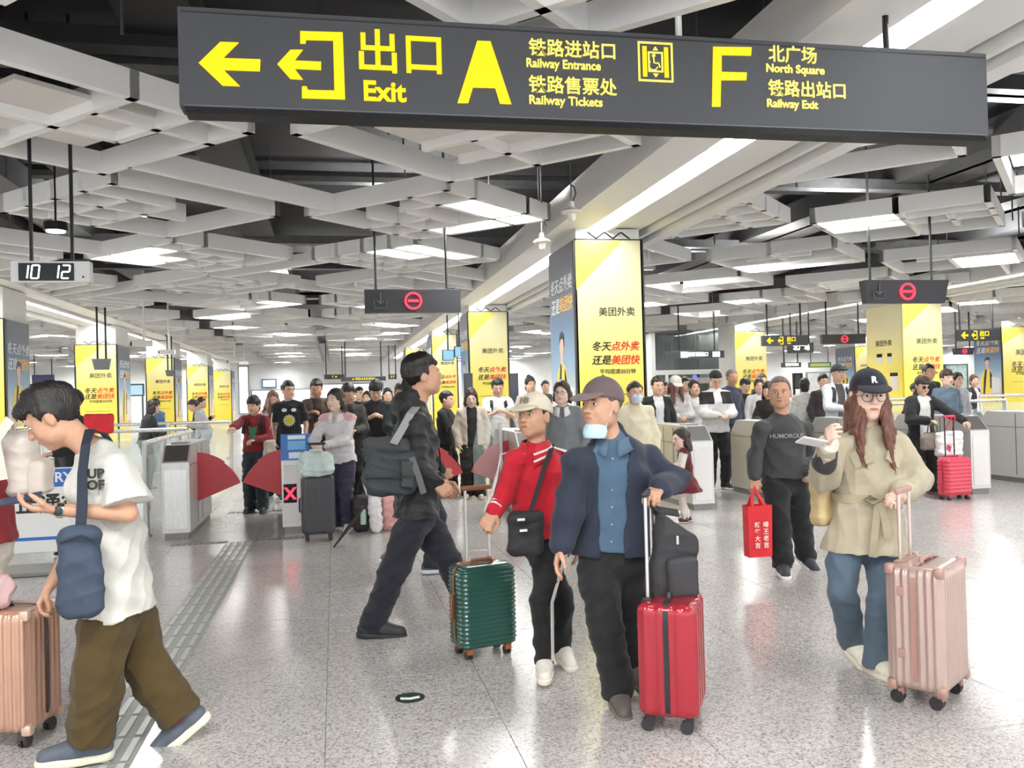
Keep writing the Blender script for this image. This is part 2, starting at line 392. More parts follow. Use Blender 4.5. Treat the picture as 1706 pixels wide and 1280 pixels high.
# loudspeaker cones and dome camera
SPK = mat('speaker_white', (240, 236, 228), .4)
def cone_speaker(px, py, Y, label):
    p = wp(px, py, Y); t = thing('ceiling_speaker', label, 'loudspeaker', (p[0], p[1], p[2]))
    b = MB()
    prof = [(.03, .1), (.035, .03), (.1, .0), (.125, -.02), (.12, -.035), (.05, -.05), (.04, -.13), (.0, -.135)]
    n = 20; vs = [(r * math.cos(2 * math.pi * i / n), r * math.sin(2 * math.pi * i / n), z) for r, z in prof for i in range(n)]
    fs = [(a * n + i, a * n + (i + 1) % n, (a + 1) * n + (i + 1) % n, (a + 1) * n + i) for a in range(len(prof) - 1) for i in range(n)]
    b.add(vs, fs).build('horn', SPK, t, smooth=True)
    MB().cyl((0, 0, .09), (0, 0, ZC + .3 - p[2]), .008, n=6).build('rod', STEEL_D, t)
    MB().tube([(.02, 0, .1), (.06, 0, .2), (.04, 0, .28), (0, 0, .3)], .008, 6).build('cable', BLACKM, t)
cone_speaker(952, 350, 10.0, 'white cone loudspeaker hung beside the light trough, nearer one')
cone_speaker(903, 400, 12.0, 'white cone loudspeaker hung beside the light trough, just above the poster column')
cone_speaker(795, 544, 25, 'small white cone loudspeaker far down the light trough')
p = wp(907, 232, 8.4); t = thing('dome_camera', 'small white dome camera under a ceiling slat below the big sign', 'camera', tuple(p))
MB().cyl((0, 0, -.0), (0, 0, ZC + .1 - p[2]), .07, n=20).build('mount', SPK, t)
bm = bmesh.new(); bmesh.ops.create_uvsphere(bm, u_segments=16, v_segments=10, radius=.062); MB().frombm(bm).build('dome', mat('dome_grey', (190, 186, 178), .2), t, smooth=True)
def bullet_cam(px, py, Y, label, s=1.0):
    p = wp(px, py, Y); t = thing('security_camera', label, 'camera', tuple(p))
    MB().cyl((0, 0, 0), (0, 0, 5.36 - p[2]), .02 * s, n=8).build('drop_pole', SPK, t)
    MB().box((-.2 * s, -.06 * s, -.08 * s), (.14 * s, .06 * s, .03 * s), .015).build('housing', SPK, t)
    MB().cyl((-.2 * s, 0, -.025 * s), (-.23 * s, 0, -.025 * s), .04 * s, n=12).build('lens', BLACKM, t)
bullet_cam(240, 570, 22, 'white security camera on a pole, nearest of those at the left', 1.3)
bullet_cam(281, 585, 26, 'white security camera on a pole, second from the left', 1.2)
bullet_cam(391, 601, 38, 'white security camera on a pole over the far left gates', 1.3)
bullet_cam(407, 604, 42, 'small white security camera on the furthest pole at the left', 1.3)
b = MB()
p = wp(93, 385, 11); t = thing('pendant_lamp', 'round black pendant lamp in the ceiling void above the clock', 'pendant lamp', tuple(p))
MB().cyl((0, 0, 0), (0, 0, .1), .13, n=20).build('housing', BLACKM, t); MB().cyl((0, 0, -.012), (0, 0, 0), .1, n=20).build('diffuser', LAMPM, t); MB().cyl((0, 0, .1), (0, 0, 5.3 - p[2]), .012, n=6).build('cord', BLACKM, t)
for px, py, Y, nm in ((1378, 285, 12.5, 'round white downlight in the dark ceiling void right of the trough'), (1548, 318, 13, 'round white downlight in the dark void further right')):
    p = wp(px, py, Y); t = thing('downlight', nm, 'downlight', tuple(p)); MB().cyl((0, 0, 0), (0, 0, .1), .15, n=20).build('rim', WHITE_PAINT, t); MB().cyl((0, 0, -.01), (0, 0, 0), .12, n=20).build('diffuser', mat('dim_diffuser', (250, 246, 235), .5, emit=1.0), t); MB().cyl((0, 0, .1), (0, 0, 5.3 - p[2]), .01, n=6).build('cord', BLACKM, t)

# ------------------------------------------------------------------ columns with posters
def grad_mat(name, stops, axis=2, lo=0, hi=1, rough=.4):
    m = bpy.data.materials.new(name); m.use_nodes = True; nt = m.node_tree; b = nt.nodes['Principled BSDF']; b.inputs['Roughness'].default_value = rough
    tc = nt.nodes.new('ShaderNodeTexCoord'); sp = nt.nodes.new('ShaderNodeSeparateXYZ'); mr = nt.nodes.new('ShaderNodeMapRange'); cr = nt.nodes.new('ShaderNodeValToRGB')
    mr.inputs[1].default_value = lo; mr.inputs[2].default_value = hi
    nt.links.new(tc.outputs['Object'], sp.inputs[0]); nt.links.new(sp.outputs[axis], mr.inputs[0]); nt.links.new(mr.outputs[0], cr.inputs[0]); nt.links.new(cr.outputs[0], b.inputs['Base Color'])
    e = cr.color_ramp.elements; e[0].position = stops[0][0]; e[0].color = lin(stops[0][1]) + (1,); e[1].position = stops[-1][0]; e[1].color = lin(stops[-1][1]) + (1,)
    for p, c in stops[1:-1]: a = e.new(p); a.color = lin(c) + (1,)
    return m
AD_Y = grad_mat('poster_yellow', [(0, (250, 226, 70)), (.42, (250, 232, 104)), (.6, (246, 234, 150)), (.8, (242, 236, 186)), (1, (242, 236, 194))], 2, .3, 3.9)
AD_TRI = mat('poster_yellow_corner', (250, 230, 96), .4); AD_STRIP = mat('poster_white', (244, 242, 236), .4)
AD_D = grad_mat('poster_night_sky', [(0, (226, 150, 110)), (.22, (236, 230, 226)), (.42, (150, 180, 204)), (.62, (104, 128, 158)), (.75, (104, 112, 126)), (1, (128, 132, 140))], 2, .6, 3.9)
TXT_K = mat('poster_black_ink', (30, 26, 20), .5); TXT_R = mat('poster_red_ink', (226, 50, 24), .5); TXT_W = mat('poster_white_ink', (240, 240, 236), .5)
TXT_G = mat('poster_grey_ink', (120, 105, 30), .5); TXT_O = mat('poster_gold_ink', (250, 200, 110), .5)
SKINP = mat('poster_skin', (232, 196, 172), .5); HAIRP = mat('poster_hair', (36, 34, 44), .5); YELP = mat('poster_jacket', (248, 220, 90), .5); BAGP = mat('poster_bag', (238, 236, 232), .5)
def column(px, side, ytop, Y, label, dep=1.6, dark=True):
    xl, xr = px; ym = (ytop + 640) / 2
    a = wp(xl, ym, Y); c = wp(xr, ym, Y); w = c[0] - a[0]; zt = wp((xl + xr) / 2, ytop, Y)[2]; zt = min(zt, 3.92)
    cx = (a[0] + c[0]) / 2; t = thing('column', label, 'column', (cx, Y, 0)); h = w / 2; k = zt / 3.92; s = w / 1.1
    MB().box((-h + .03, .03, 0), (h - .03, dep - .03, ZC + .1)).build('core', WHITE_PAINT, t)
    f = MB().box((-h, 0, .12), (h, .04, zt)).build('front_poster', AD_Y, t)
    MB().box((-h, .005, zt), (h, .04, zt + .02)).build('poster_frame', BLACKM, t)
    MB().prism([(-h + .01, zt - .01), (-h + .01, zt - .78 * k), (h * .42, zt - .01)], -.002, 0, 1).build('corner_print', AD_TRI, f)
    # zigzag band over the poster
    b = MB(); n = 5; ww = w * .62
    for i in range(n):
        x0 = -ww / 2 + ww * i / n; x1 = x0 + ww / n; up = i % 2
        za, zb = (zt + .03, zt + .13) if up else (zt + .13, zt + .03)
        b.prism([(x0, za), (x0 + .035, za), (x1 + .035, zb), (x1, zb)], .018, .028, 1)
    b.build('zigzag_band', BLACKM, t)
    zz = lambda q: q * k
    lettering('美团外卖', .15 * s, TXT_K, f, (.11 * s, -.003, zz(2.79)), bold=.001)
    for row, (x1_, x2_) in enumerate(((-.21, .14), (-.21, .14))):
        z = zz(2.25 - .215 * row)
        lettering(('冬天', '还是')[row], .156 * s, TXT_K, f, (-.165 * s, -.003, z), bold=.0028, shear=.2)
        lettering(('点外卖', '美团快')[row], .156 * s, TXT_R, f, (.225 * s, -.003, z), bold=.0028, shear=.2)
    lettering('平均提速20分钟', .085 * s, TXT_K, f, (.1 * s, -.003, zz(1.86)), bold=.0006)
    MB().box((-.3 * s, -.003, 1.5 * k), (.35 * s, 0, 1.512 * k)).build('rule', TXT_G, f)
    for sg in (-1, 1):
        if dark is None: continue
        p = MB().box((sg * h - .02, .06, .9 if dark else .12), (sg * h + .02, dep - .06, zt)).build('side_poster', AD_D if dark else AD_Y, t)
        xo = sg * (h + .022)
        face = 'left' if sg < 0 else 'right'
        if dark:
            MB().box((sg * h - .025, .0, .12), (sg * h + .025, .06, zt)).build('side_frame', mat('frame_dark', (40, 40, 44), .4), t)
            MB().box((sg * h - .02, .06, .12), (sg * h + .02, dep - .06, .9)).build('side_base_poster', mat('poster_base_yellow', (252, 228, 90), .4), t)
            m_ = dep / 2
            lettering('冬天点外卖', .27, TXT_W, p, (xo, m_, zt - .62), face, bold=.003, shear=.2)
            lettering('还是', .27, TXT_W, p, (xo, m_ + (.38 if sg < 0 else -.38), zt - .95), face, bold=.003, shear=.2)
            lettering('美团快', .27, TXT_O, p, (xo, m_ + (-.28 if sg < 0 else .28), zt - .95), face, bold=.003, shear=.2)
            def poly(nm, pts, m, q):
                MB().prism([(m_ + (-sg) * -x, z) for x, z in pts] if False else [(m_ + x * (1 if sg > 0 else -1), z) for x, z in pts], xo, xo + sg * q, 0).build(nm, m, p)
            el = lambda cx_, cz, rx, rz, n_=18: [(cx_ + rx * math.cos(2 * math.pi * i / n_), cz + rz * math.sin(2 * math.pi * i / n_)) for i in range(n_)]
            poly('printed_jacket', [(-.42, .95), (.3, .95), (.34, 1.6), (.2, 1.95), (.05, 2.05), (-.12, 2.05), (-.3, 1.9), (-.42, 1.5)], YELP, .002)
            poly('printed_lapel', [(-.3, .95), (-.2, .95), (-.1, 1.6), (-.04, 2.0), (-.14, 2.04), (-.24, 1.6)], HAIRP, .003)
            poly('printed_sleeve', [(.12, 1.2), (.22, 1.2), (.26, 1.75), (.16, 1.95), (.12, 1.9)], HAIRP, .003)
            poly('printed_neck', [(-.1, 1.95), (.04, 1.95), (.05, 2.2), (-.1, 2.2)], SKINP, .003)
            poly('printed_face', el(-.03, 2.32, .12, .17), SKINP, .004)
            poly('printed_hair', [(-.17, 2.35), (-.13, 2.5), (0, 2.56), (.12, 2.5), (.13, 2.3), (.1, 2.42), (-.05, 2.44)], HAIRP, .005)
            poly('printed_bag', [(.2, 1.0), (.66, 1.0), (.68, 1.62), (.22, 1.7)], BAGP, .004)
        else:
            m_ = dep / 2
            lettering('美团外卖', .17 * s, TXT_K, p, (xo, m_, zz(2.79)), face, bold=.002)
    return t
column((960, 1072), 915, 400, 13.0, 'nearest column wrapped in a tall yellow poster behind the man in the cap', 1.65)
column((781, 847), 0, 520, 24.5, 'second yellow poster column down the middle row')
column((720, 762), 0, 556, 34, 'third yellow poster column down the middle row')
column((676, 706), 0, 582, 45, 'fourth, furthest yellow poster column of the middle row')
column((-110, 8), 47, 532, 20.0, 'column with a dark rider poster cut by the left picture edge', 1.5)
column((125, 195), 212, 575, 30, 'wide yellow poster column behind the small hanging monitor at the left', 1.8)
column((243, 290), 303, 597, 38, 'second yellow poster column of the left row', 1.8)
column((311, 347), 355, 610, 47, 'third yellow poster column of the left row', 1.8)
column((355, 385), 391, 618, 56, 'last small yellow poster column of the left row beside the end wall', 1.8)
_c = column((1505, 1570), 1447, 505, 21.9, 'column with two yellow poster faces behind the woman in the navy cap', 1.75, dark=False)
_h = (wp(1570, 570, 21.9)[0] - wp(1505, 570, 21.9)[0]) / 2
for y0_, y1_, z0_, z1_, m_ in ((.25, .6, 1.35, 1.85, 'sheet'), (.5, .7, 2.15, 2.42, 'sheet'), (.95, 1.2, 2.15, 2.42, 'sheet')):
    _n = MB().box((-_h - .03, y0_, z0_), (-_h - .018, y1_, z1_)).build('notice_sheet', mat('sheet', (238, 232, 225), .5), _c); MB().box((-_h - .033, y0_, z1_ - .1), (-_h - .03, y1_, z1_)).build('sheet_header', BLACKM, _n)
column((1225, 1277), 0, 553, 32, 'yellow poster column beside the lift at the right', 1.6, dark=None)
column((1670, 1736), 1630, 545, 32, 'column with rider poster at the right picture edge', 1.7)
column((1425, 1452), 1397, 578, 42, 'small distant column with rider poster at the right', 1.9)

# ------------------------------------------------------------------ hanging signs
POLE = mat('pole_dark', (50, 50, 54), .3, .6)
RED_L = mat('led_red', (255, 40, 60), .5, emit=2.2); WHITE_L = mat('led_white', (250, 252, 255), .5, emit=1.6)
GHOST = mat('led_off', (92, 92, 98), .5)
SGN = thing('hanging_sign', 'long grey wayfinding sign with yellow arrow, exit letters A and F', 'sign', (0, 5.24, 0))
sx0, sx1, sz0, sz1 = -.83, 4.5, 3.27, 3.85
MB().box((sx0, 0, sz0), (sx1, .16, sz1), .006).build('panel', DARKPANEL, SGN)
MB().box((sx0 + .02, -.004, sz1 - .035), (sx1 - .01, .0, sz1 - .028)).build('seam', mat('seam_dark', (48, 49, 52), .5), SGN)
MB().box((sx0 + .03, -.004, sz0 - .035), (sx1 - .03, .14, sz0 + .001)).build('bottom_rail', BLACKM, SGN)
MB().box((sx0 + .03, -.006, sz0 + .006), (sx1 - .03, .0, sz0 + .011)).build('lower_trim', mat('trim_grey', (120, 122, 126), .4), SGN)
for px in (1132, 1478): 
    p = wp(px, 30, 5.3); MB().cyl((p[0], .08, sz1 - .01), (p[0], .08, hang_z(p[0])), .022, n=10).build('hanging_pole', WHITE_PAINT if px < 1300 else POLE, SGN)
def onsign(x, y): p = wp(x, y, 5.236); return p[0], p[2]
def sgpoly(nm, pts, m=YELLOW_L): MB().prism([onsign(*q) for q in pts], -.008, -.001, 1).build(nm, m, SGN)
sgpoly('arrow', [(331, 105), (367, 70), (398, 71), (372, 97), (434, 99), (433, 119), (373, 117), (400, 144), (371, 143)])
sgpoly('exit_arrow', [(462, 107), (484, 83), (505, 83), (491, 101), (535, 103), (535, 117), (491, 115), (505, 133), (484, 132)])
sgpoly('exit_bracket', [(500, 52), (571, 54), (575, 166), (503, 164), (503, 144), (511, 144), (513, 150), (557, 151), (555, 68), (510, 67), (509, 73), (500, 73)])
def sgtext(s, px, py, size, m=YELLOW_L, **kw):
    x, z = onsign(px, py); return lettering(s, size, m, SGN, (x, -.004, z), ext=.004, **kw)
sgtext('出口', 668, 93, .275, bold=.004); sgtext('Exit', 640, 154, .165, bold=.005)
sgpoly('letter_A', [(762, 172), (795, 68), (817, 69), (852, 174), (833, 173), (825, 147), (788, 146), (780, 172)])
sgtext('铁路进站口', 955, 84, .115, YELLOW_P, bold=.0012); sgtext('Railway Entrance', 939, 108, .078, YELLOW_P, bold=.0015, sx=.9)
sgtext('铁路售票处', 955, 145, .115, YELLOW_P, bold=.0012); sgtext('Railway Tickets', 943, 169, .078, YELLOW_P, bold=.0015, sx=.98)
sgpoly('letter_F', [(1188, 78), (1252, 79), (1251, 93), (1202, 92), (1202, 120), (1244, 121), (1243, 134), (1201, 134), (1200, 178), (1186, 178)])
sgtext('北广场', 1321, 93, .118, YELLOW_P, bold=.0012); sgtext('North Square', 1325, 116, .076, YELLOW_P, bold=.0015)
sgtext('铁路出站口', 1346, 151, .115, YELLOW_P, bold=.0012); sgtext('Railway Exit', 1320, 174, .076, YELLOW_P, bold=.0015)
# lift-for-wheelchairs pictogram inside the letter A bay
def ring(x0, z0, x1, z1, t, m, nm, y=-.008):
    b = MB(); b.box((x0, y, z0), (x1, -.001, z0 + t)); b.box((x0, y, z1 - t), (x1, -.001, z1)); b.box((x0, y, z0 + t), (x0 + t, -.001, z1 - t)); b.box((x1 - t, y, z0 + t), (x1, -.001, z1 - t)); b.build(nm, m, SGN)
ax, az = onsign(1064, 135); bx_, bz = onsign(1120, 72)
ring(ax, az, bx_, bz, .012, YELLOW_P, 'lift_frame')
for q in (.13, .75): MB().box((ax + (bx_ - ax) * q, -.008, az + .03), (ax + (bx_ - ax) * (q + .12), -.001, bz - .03)).build('lift_door', YELLOW_L, SGN)
mx_, mz = (ax + bx_) / 2, (az + bz) / 2
ring(mx_ - .05, mz - .065, mx_ + .05, mz + .065, .01, YELLOW_P, 'lift_cabin')
for s_ in (1, -1): MB().prism([(mx_ - .018, mz + s_ * .075), (mx_ + .018, mz + s_ * .075), (mx_, mz + s_ * .1)], -.008, -.001, 1).build('lift_arrow', YELLOW_P, SGN)
b = MB(); b.tube([(mx_ - .012, -.004, mz + .025), (mx_ - .01, -.004, mz - .005), (mx_ + .02, -.004, mz - .007), (mx_ + .03, -.004, mz - .035)], .005, 6)
b.tube([(mx_ - .012 + .03 * math.cos(a) - .004, -.004, mz - .022 + .03 * math.sin(a)) for a in np.linspace(2.2, 6.0, 14)], .004, 6); b.cyl((mx_ - .012, -.009, mz + .04), (mx_ - .012, 0, mz + .04), .011, n=12)
b.build('wheelchair_figure', YELLOW_P, SGN)

def hang_sign(p0, p1, Y, label, kind, d=.14, poles=(.12, .86), pole_top=5.35, taper=0.0, name='hanging_sign', panel=None):
    a = wp(p0[0], p0[1], Y); c = wp(p1[0], p1[1], Y); x0, x1 = a[0], c[0]; m0 = wp((p0[0] + p1[0]) / 2, p0[1], Y)[2]; m1 = wp((p0[0] + p1[0]) / 2, p1[1], Y)[2]
    cx = (x0 + x1) / 2; w = x1 - x0; h = m0 - m1; t = thing(name, label, 'sign' if name != 'clock' else 'clock', (cx, Y, m1))
    if taper: MB().add([(-w / 2 + taper, .02, 0), (w / 2 - taper, .02, 0), (w / 2 - taper, d, 0), (-w / 2 + taper, d, 0), (-w / 2, -.03, h), (w / 2, -.03, h), (w / 2, d, h), (-w / 2, d, h)], [(0, 3, 2, 1), (4, 5, 6, 7), (0, 1, 5, 4), (1, 2, 6, 5), (2, 3, 7, 6), (3, 0, 4, 7)]).build('panel', panel or mat('sign_black', (46, 47, 52), .4), t)
    else: MB().box((-w / 2, 0, 0), (w / 2, d, h), .005).build('panel', panel or mat('sign_black', (46, 47, 52), .4), t)
    for q in poles: MB().cyl((-w / 2 + w * q, d / 2, h - .01), (-w / 2 + w * q, d / 2, hang_z(cx - w / 2 + w * q) - m1), .018 if Y < 14 else .026, n=8).build('hanging_pole', POLE, t)
    if kind == 'noentry':
        r = h * .37; q = .0 if w < 1.2 else -.0
        b = MB(); n = 32
        for i in range(n):
            a0, a1 = 2 * math.pi * i / n, 2 * math.pi * (i + 1) / n
            b.prism([(r * math.cos(a0), h / 2 + r * math.sin(a0)), (r * math.cos(a1), h / 2 + r * math.sin(a1)), (.8 * r * math.cos(a1), h / 2 + .8 * r * math.sin(a1)), (.8 * r * math.cos(a0), h / 2 + .8 * r * math.sin(a0))], -.034, -.004, 1)
        b.build('led_ring', RED_L, t); MB().box((-.62 * r, -.034, h / 2 - .13 * r), (.62 * r, -.004, h / 2 + .13 * r)).build('led_bar', RED_L, t)
        x = -w * .34; b = MB()
        if Y < 13:
            b.tube([(x - h * .26, -.032, h * .55), (x - h * .26, -.032, h * .2), (x + h * .26, -.032, h * .2), (x + h * .26, -.032, h * .55)], .008, 6); b.tube([(x, -.032, h * .85), (x, -.032, h * .4)], .01, 6); b.tube([(x - .05, -.032, h * .5), (x, -.032, h * .38), (x + .05, -.032, h * .5)], .01, 6)
            b.build('unlit_arrow', GHOST, t)
    elif kind == 'exit':
        b = MB(); x = -w * .36; u = h * .3
        b.prism([(x - u, h / 2), (x, h / 2 + u), (x + u * .5, h / 2 + u), (x + u * .1, h / 2 + u * .3), (x + u * 1.3, h / 2 + u * .3), (x + u * 1.3, h / 2 - u * .3), (x + u * .1, h / 2 - u * .3), (x + u * .5, h / 2 - u), (x, h / 2 - u)], -.008, -.001, 1).build('arrow', YELLOW_L, t)
        x = -w * .12; b = MB(); b.prism([(x - u, h / 2), (x - u * .3, h / 2 + u * .7), (x, h / 2 + u * .25), (x + u * .5, h / 2 + u * .25), (x + u * .5, h / 2 - u * .25), (x, h / 2 - u * .25), (x - u * .3, h / 2 - u * .7)], -.008, -.001, 1)
        b.box((x - .2 * u, -.008, h / 2 + u), (x + u, -.001, h / 2 + u * 1.25)); b.box((x - .2 * u, -.008, h / 2 - u * 1.25), (x + u, -.001, h / 2 - u)); b.box((x + .75 * u, -.008, h / 2 - u), (x + u, -.001, h / 2 + u)); b.build('exit_symbol', YELLOW_L, t)
        lettering('出口', h * .5, YELLOW_L, t, (w * .12, -.004, h * .6), bold=.004, ext=.003); lettering('Exit', h * .24, YELLOW_L, t, (w * .07, -.004, h * .24), bold=.002, ext=.003)
    return t, w, h
hang_sign((607, 482), (768, 521), 12.9, 'dark gate sign with a red no-entry ring hung left of the poster column', 'noentry', poles=(.12, .86))
hang_sign((1440, 467), (1580, 505), 11.6, 'dark gate sign with a red no-entry ring hung over the woman in the navy cap', 'noentry', taper=.04, poles=(.1, .84))
hang_sign((1271, 559), (1347, 576), 24, 'small black exit sign with yellow arrow above the man in grey', 'exit', poles=(.12, .86))
hang_sign((1370, 557), (1443, 573), 24, 'small dark no-entry sign beside the exit sign above the man in grey', 'noentry', poles=(.12, .86))
hang_sign((1596, 549), (1667, 568), 24, 'small black exit sign with yellow arrow near the right picture edge', 'exit', poles=(.08, .86))
hang_sign((1590, 580), (1623, 591), 27, 'tiny dark no-entry sign below the right exit sign', 'noentry', taper=.05, poles=(.15, .85))
t, w, h = hang_sign((1314, 571), (1356, 588), 27, 'small black sign with white letters behind the exit sign', 'x'); lettering('北广场', h * .6, WHITE_L, t, (0, -.004, h / 2), bold=.004)
t, w, h = hang_sign((1304, 604), (1335, 612), 30, 'tiny black sign with white letters far behind the man in grey', 'x'); lettering('铁路出站口', h * .6, WHITE_L, t, (0, -.004, h / 2), bold=.004)
t, w, h = hang_sign((1108, 585), (1207, 597), 26, 'black wayfinding sign with white panels in front of the lift', 'x', poles=(.25, .85))
lettering('铁路进站口', h * .62, WHITE_L, t, (.05 * w, -.004, h / 2), bold=.004); MB().box((-w * .24, -.006, h * .12), (-w * .12, 0, h * .9)).build('white_panel', WHITE_L, t); MB().box((w * .3, -.006, h * .15), (w * .42, 0, h * .85)).build('white_panel', WHITE_L, t)
for p0, p1, Y, lab, s_ in (((540, 624), (574, 632), 44, 'left one of the row of far black signs with yellow letters', '↑ A'), ((568, 628), (643, 635), 40, 'long far black sign with yellow letters above the queue', '← 出口 A B C D E F'), ((647, 624), (661, 632), 42, 'short far black sign with yellow letters by the middle columns', 'E F')):
    t, w, h = hang_sign(p0, p1, Y, lab, 'x', poles=(.1, .9)); lettering(s_, h * .62, YELLOW_L, t, (0, -.004, h / 2), bold=.005)
# clock 10 12
t, w, h = hang_sign((17, 435), (150, 470), 9.0, 'hanging digital clock reading 10 12 in a white case', 'x', d=.12, poles=(.24, .76), name='clock', panel=mat('clock_case', (232, 234, 234), .35))
scr = MB().box((-w / 2 + .07, -.006, .012), (w / 2 - .14, 0, h - .02)).build('screen', mat('clock_screen', (22, 34, 36), .2), t)
SEG = {'0': 'abcdef', '1': 'bc', '2': 'abged', '8': 'abcdefg'}
def digit(ch, x, m, nm):
    hh = h * .62; ww = hh * .52; z0 = h * .17; tk = hh * .1; sl = .12
    P = {'a': ((0, 1), (1, 1)), 'b': ((1, 1), (1, .5)), 'c': ((1, .5), (1, 0)), 'd': ((0, 0), (1, 0)), 'e': ((0, .5), (0, 0)), 'f': ((0, 1), (0, .5)), 'g': ((0, .5), (1, .5))}
    b = MB()
    for q in SEG[ch]:
        (ax_, az_), (bx2, bz2) = P[q]; A = np.array([x + ax_ * ww + az_ * hh * sl, z0 + az_ * hh]); B = np.array([x + bx2 * ww + bz2 * hh * sl, z0 + bz2 * hh]); d = (B - A) / np.linalg.norm(B - A); n = np.array([-d[1], d[0]]) * tk / 2; A2 = A + d * tk * .3; B2 = B - d * tk * .3
        b.prism([tuple(A2 - n), tuple(B2 - n), tuple(B), tuple(B2 + n), tuple(A2 + n), tuple(A)], -.012, -.006, 1)
    b.build(nm, m, scr)
for ch, q in (('1', -.385), ('0', -.245), ('1', .0), ('2', .14)): digit(ch, w * q + (.0), WHITE_L, 'digit')
lettering('▲', .03, TXT_K, t, (w / 2 - .06, -.002, .05))
# monitors
MON = mat('monitor_grey', (110, 112, 116), .5); SCRB = mat('screen_blue', (120, 170, 215), .3, emit=.5)
t, w, h = hang_sign((153, 598), (184, 616), 24, 'grey hanging monitor in front of the wide left poster column', 'x', d=.12, taper=.05, poles=(.28, .74), panel=MON)
t, w, h = hang_sign((275, 617), (290, 627), 34, 'tiny grey hanging monitor further back at the left', 'x', d=.12, taper=.05, poles=(.28, .74), panel=MON)
for k, (p0, p1) in enumerate((((737, 583), (757, 601)), ((757, 577), (775, 595)))):
    t, w, h = hang_sign(p0, p1, 27, ('left', 'right')[k] + ' blue information screen hung beside the second middle column', 'x', poles=(.5,)); MB().box((-w / 2 + .02, -.006, .02), (w / 2 - .02, 0, h - .02)).build('screen', SCRB, t)

# ------------------------------------------------------------------ lift, far wall furniture
LG = mat('lift_glass_dark', (96, 104, 104), .08, alpha=.55); LF = mat('lift_frame_white', (236, 238, 236), .35)
lx0 = wp(1086, 620, 35)[0]; lx1 = wp(1222, 620, 35)[0]; L = thing('lift', 'glass lift shaft with white frame and steel doors behind the crowd at the right', 'lift', ((lx0 + lx1) / 2, 35, 0)); w = lx1 - lx0
MB().box((-w / 2, 0, 0), (-w / 2 + .18, 2.4, ZC - .06)).build('corner_post', LF, L); MB().box((w / 2 - .55, 0, 0), (w / 2 - .2, 2.4, ZC - .06)).build('corner_post', LF, L)
MB().box((-w / 2 + .18, .05, 2.35), (w / 2 - .55, .1, ZC - .07)).build('upper_glass', LG, L); MB().box((-w / 2 + .18, 0, 2.15), (w / 2 - .55, .2, 2.35)).build('header', LF, L)
MB().box((-w / 2 + .18, .06, 0), (-w / 2 + .62, .1, 2.15)).build('side_glass', LG, L); MB().box((-w / 2 + .62, 0, 0), (-w / 2 + .74, .16, 2.15)).build('mullion', LF, L)
for k in range(2):
    x = -w / 2 + .8 + k * 1.0; d = MB().box((x, .06, 0), (x + .98, .12, 2.0)).build('lift_door', STEEL, L); MB().box((x + .18, .04, .3), (x + .8, .06, 1.75)).build('door_glass', LG, d)
MB().box((-w / 2 + .2, 2.3, 0), (w / 2 - .5, 2.35, ZC - .06)).build('back_panel', mat('lift_back', (120, 124, 122), .5), L)
for k in range(3): MB().cyl((-w / 2 + .3 + k * 1.1, 1.2, 2.4), (-w / 2 + .3 + k * 1.1, 1.2, ZC - .06), .03, n=8).build('guide_rail', STEEL, L)
MB().cyl((w * .02, -.02, 2.02), (w * .02, .06, 2.02), .1, n=16).build('floor_lamp', mat('lift_blue', (120, 130, 220), .4, emit=.4), L)
LB = mat('lightbox_white', (244, 248, 252), .4, emit=.9)
def wallbox(p0, p1, Y, name, label, cat, m, fm, dd=.15):
    a = wp(*p0, Y); c = wp(*p1, Y); z1 = a[2]; z0 = max(c[2], .02); t = thing(name, label, cat, ((a[0] + c[0]) / 2, Y, 0)); w = c[0] - a[0]
    b = MB(); k = .08; b.box((-w / 2, 0, z0), (w / 2, dd, z0 + k)); b.box((-w / 2, 0, z1 - k), (w / 2, dd, z1)); b.box((-w / 2, 0, z0 + k), (-w / 2 + k, dd, z1 - k)); b.box((w / 2 - k, 0, z0 + k), (w / 2, dd, z1 - k)); b.build('frame', fm, t)
    MB().box((-w / 2 + k, .03, z0 + k), (w / 2 - k, dd, z1 - k)).build('face', m, t)
    if z0 > .06 and Y < 61:
        for x in (-w * .4, w * .4):
            if 'sign' in name: MB().cyl((x, dd / 2, z1 - .01), (x, dd / 2, 5.36), .025, n=8).build('hanging_pole', POLE, t)
            else: MB().box((x - .04, .02, 0), (x + .04, dd, z0 + .01)).build('leg', fm, t)
    return t
BLUEF = mat('frame_blue', (60, 90, 140), .4)
wallbox((436, 632), (461, 646), 61.84, 'light_box', 'blue framed white light box high on the end wall', 'light box', LB, BLUEF)
wallbox((418, 650), (520, 720), 61.84, 'shop_window', 'bright shop window in the end wall behind the queue', 'shop window', LB, mat('frame_grey', (150, 165, 165), .4))
wallbox((524, 640), (640, 662), 61.84, 'light_box', 'long white light strip on the end wall above the queue', 'light box', LB, mat('frame_grey', (150, 165, 165), .4))
wallbox((396, 610), (416, 690), 61.84, 'light_box', 'tall white light panel at the left of the end wall', 'light box', LB, mat('frame_grey', (150, 165, 165), .4))
wallbox((1322, 622), (1338, 648), 44, 'notice_board', 'dark screen on a stand behind the man in grey', 'notice board', mat('board_dark', (50, 54, 56), .3), BLACKM)
wallbox((1574, 607), (1614, 650), 48, 'map_board', 'pale green map board behind the woman in the vest', 'map board', mat('map_green', (190, 216, 210), .4, noise=.25, nscale=3), mat('frame_dk', (60, 76, 80), .4))
wallbox((1344, 620), (1385, 660), 48, 'poster_board', 'white notice board with pink print behind the backpack man', 'notice board', mat('board_white', (240, 236, 238), .4, noise=.12, nscale=2), mat('frame_grey', (150, 165, 165), .4))
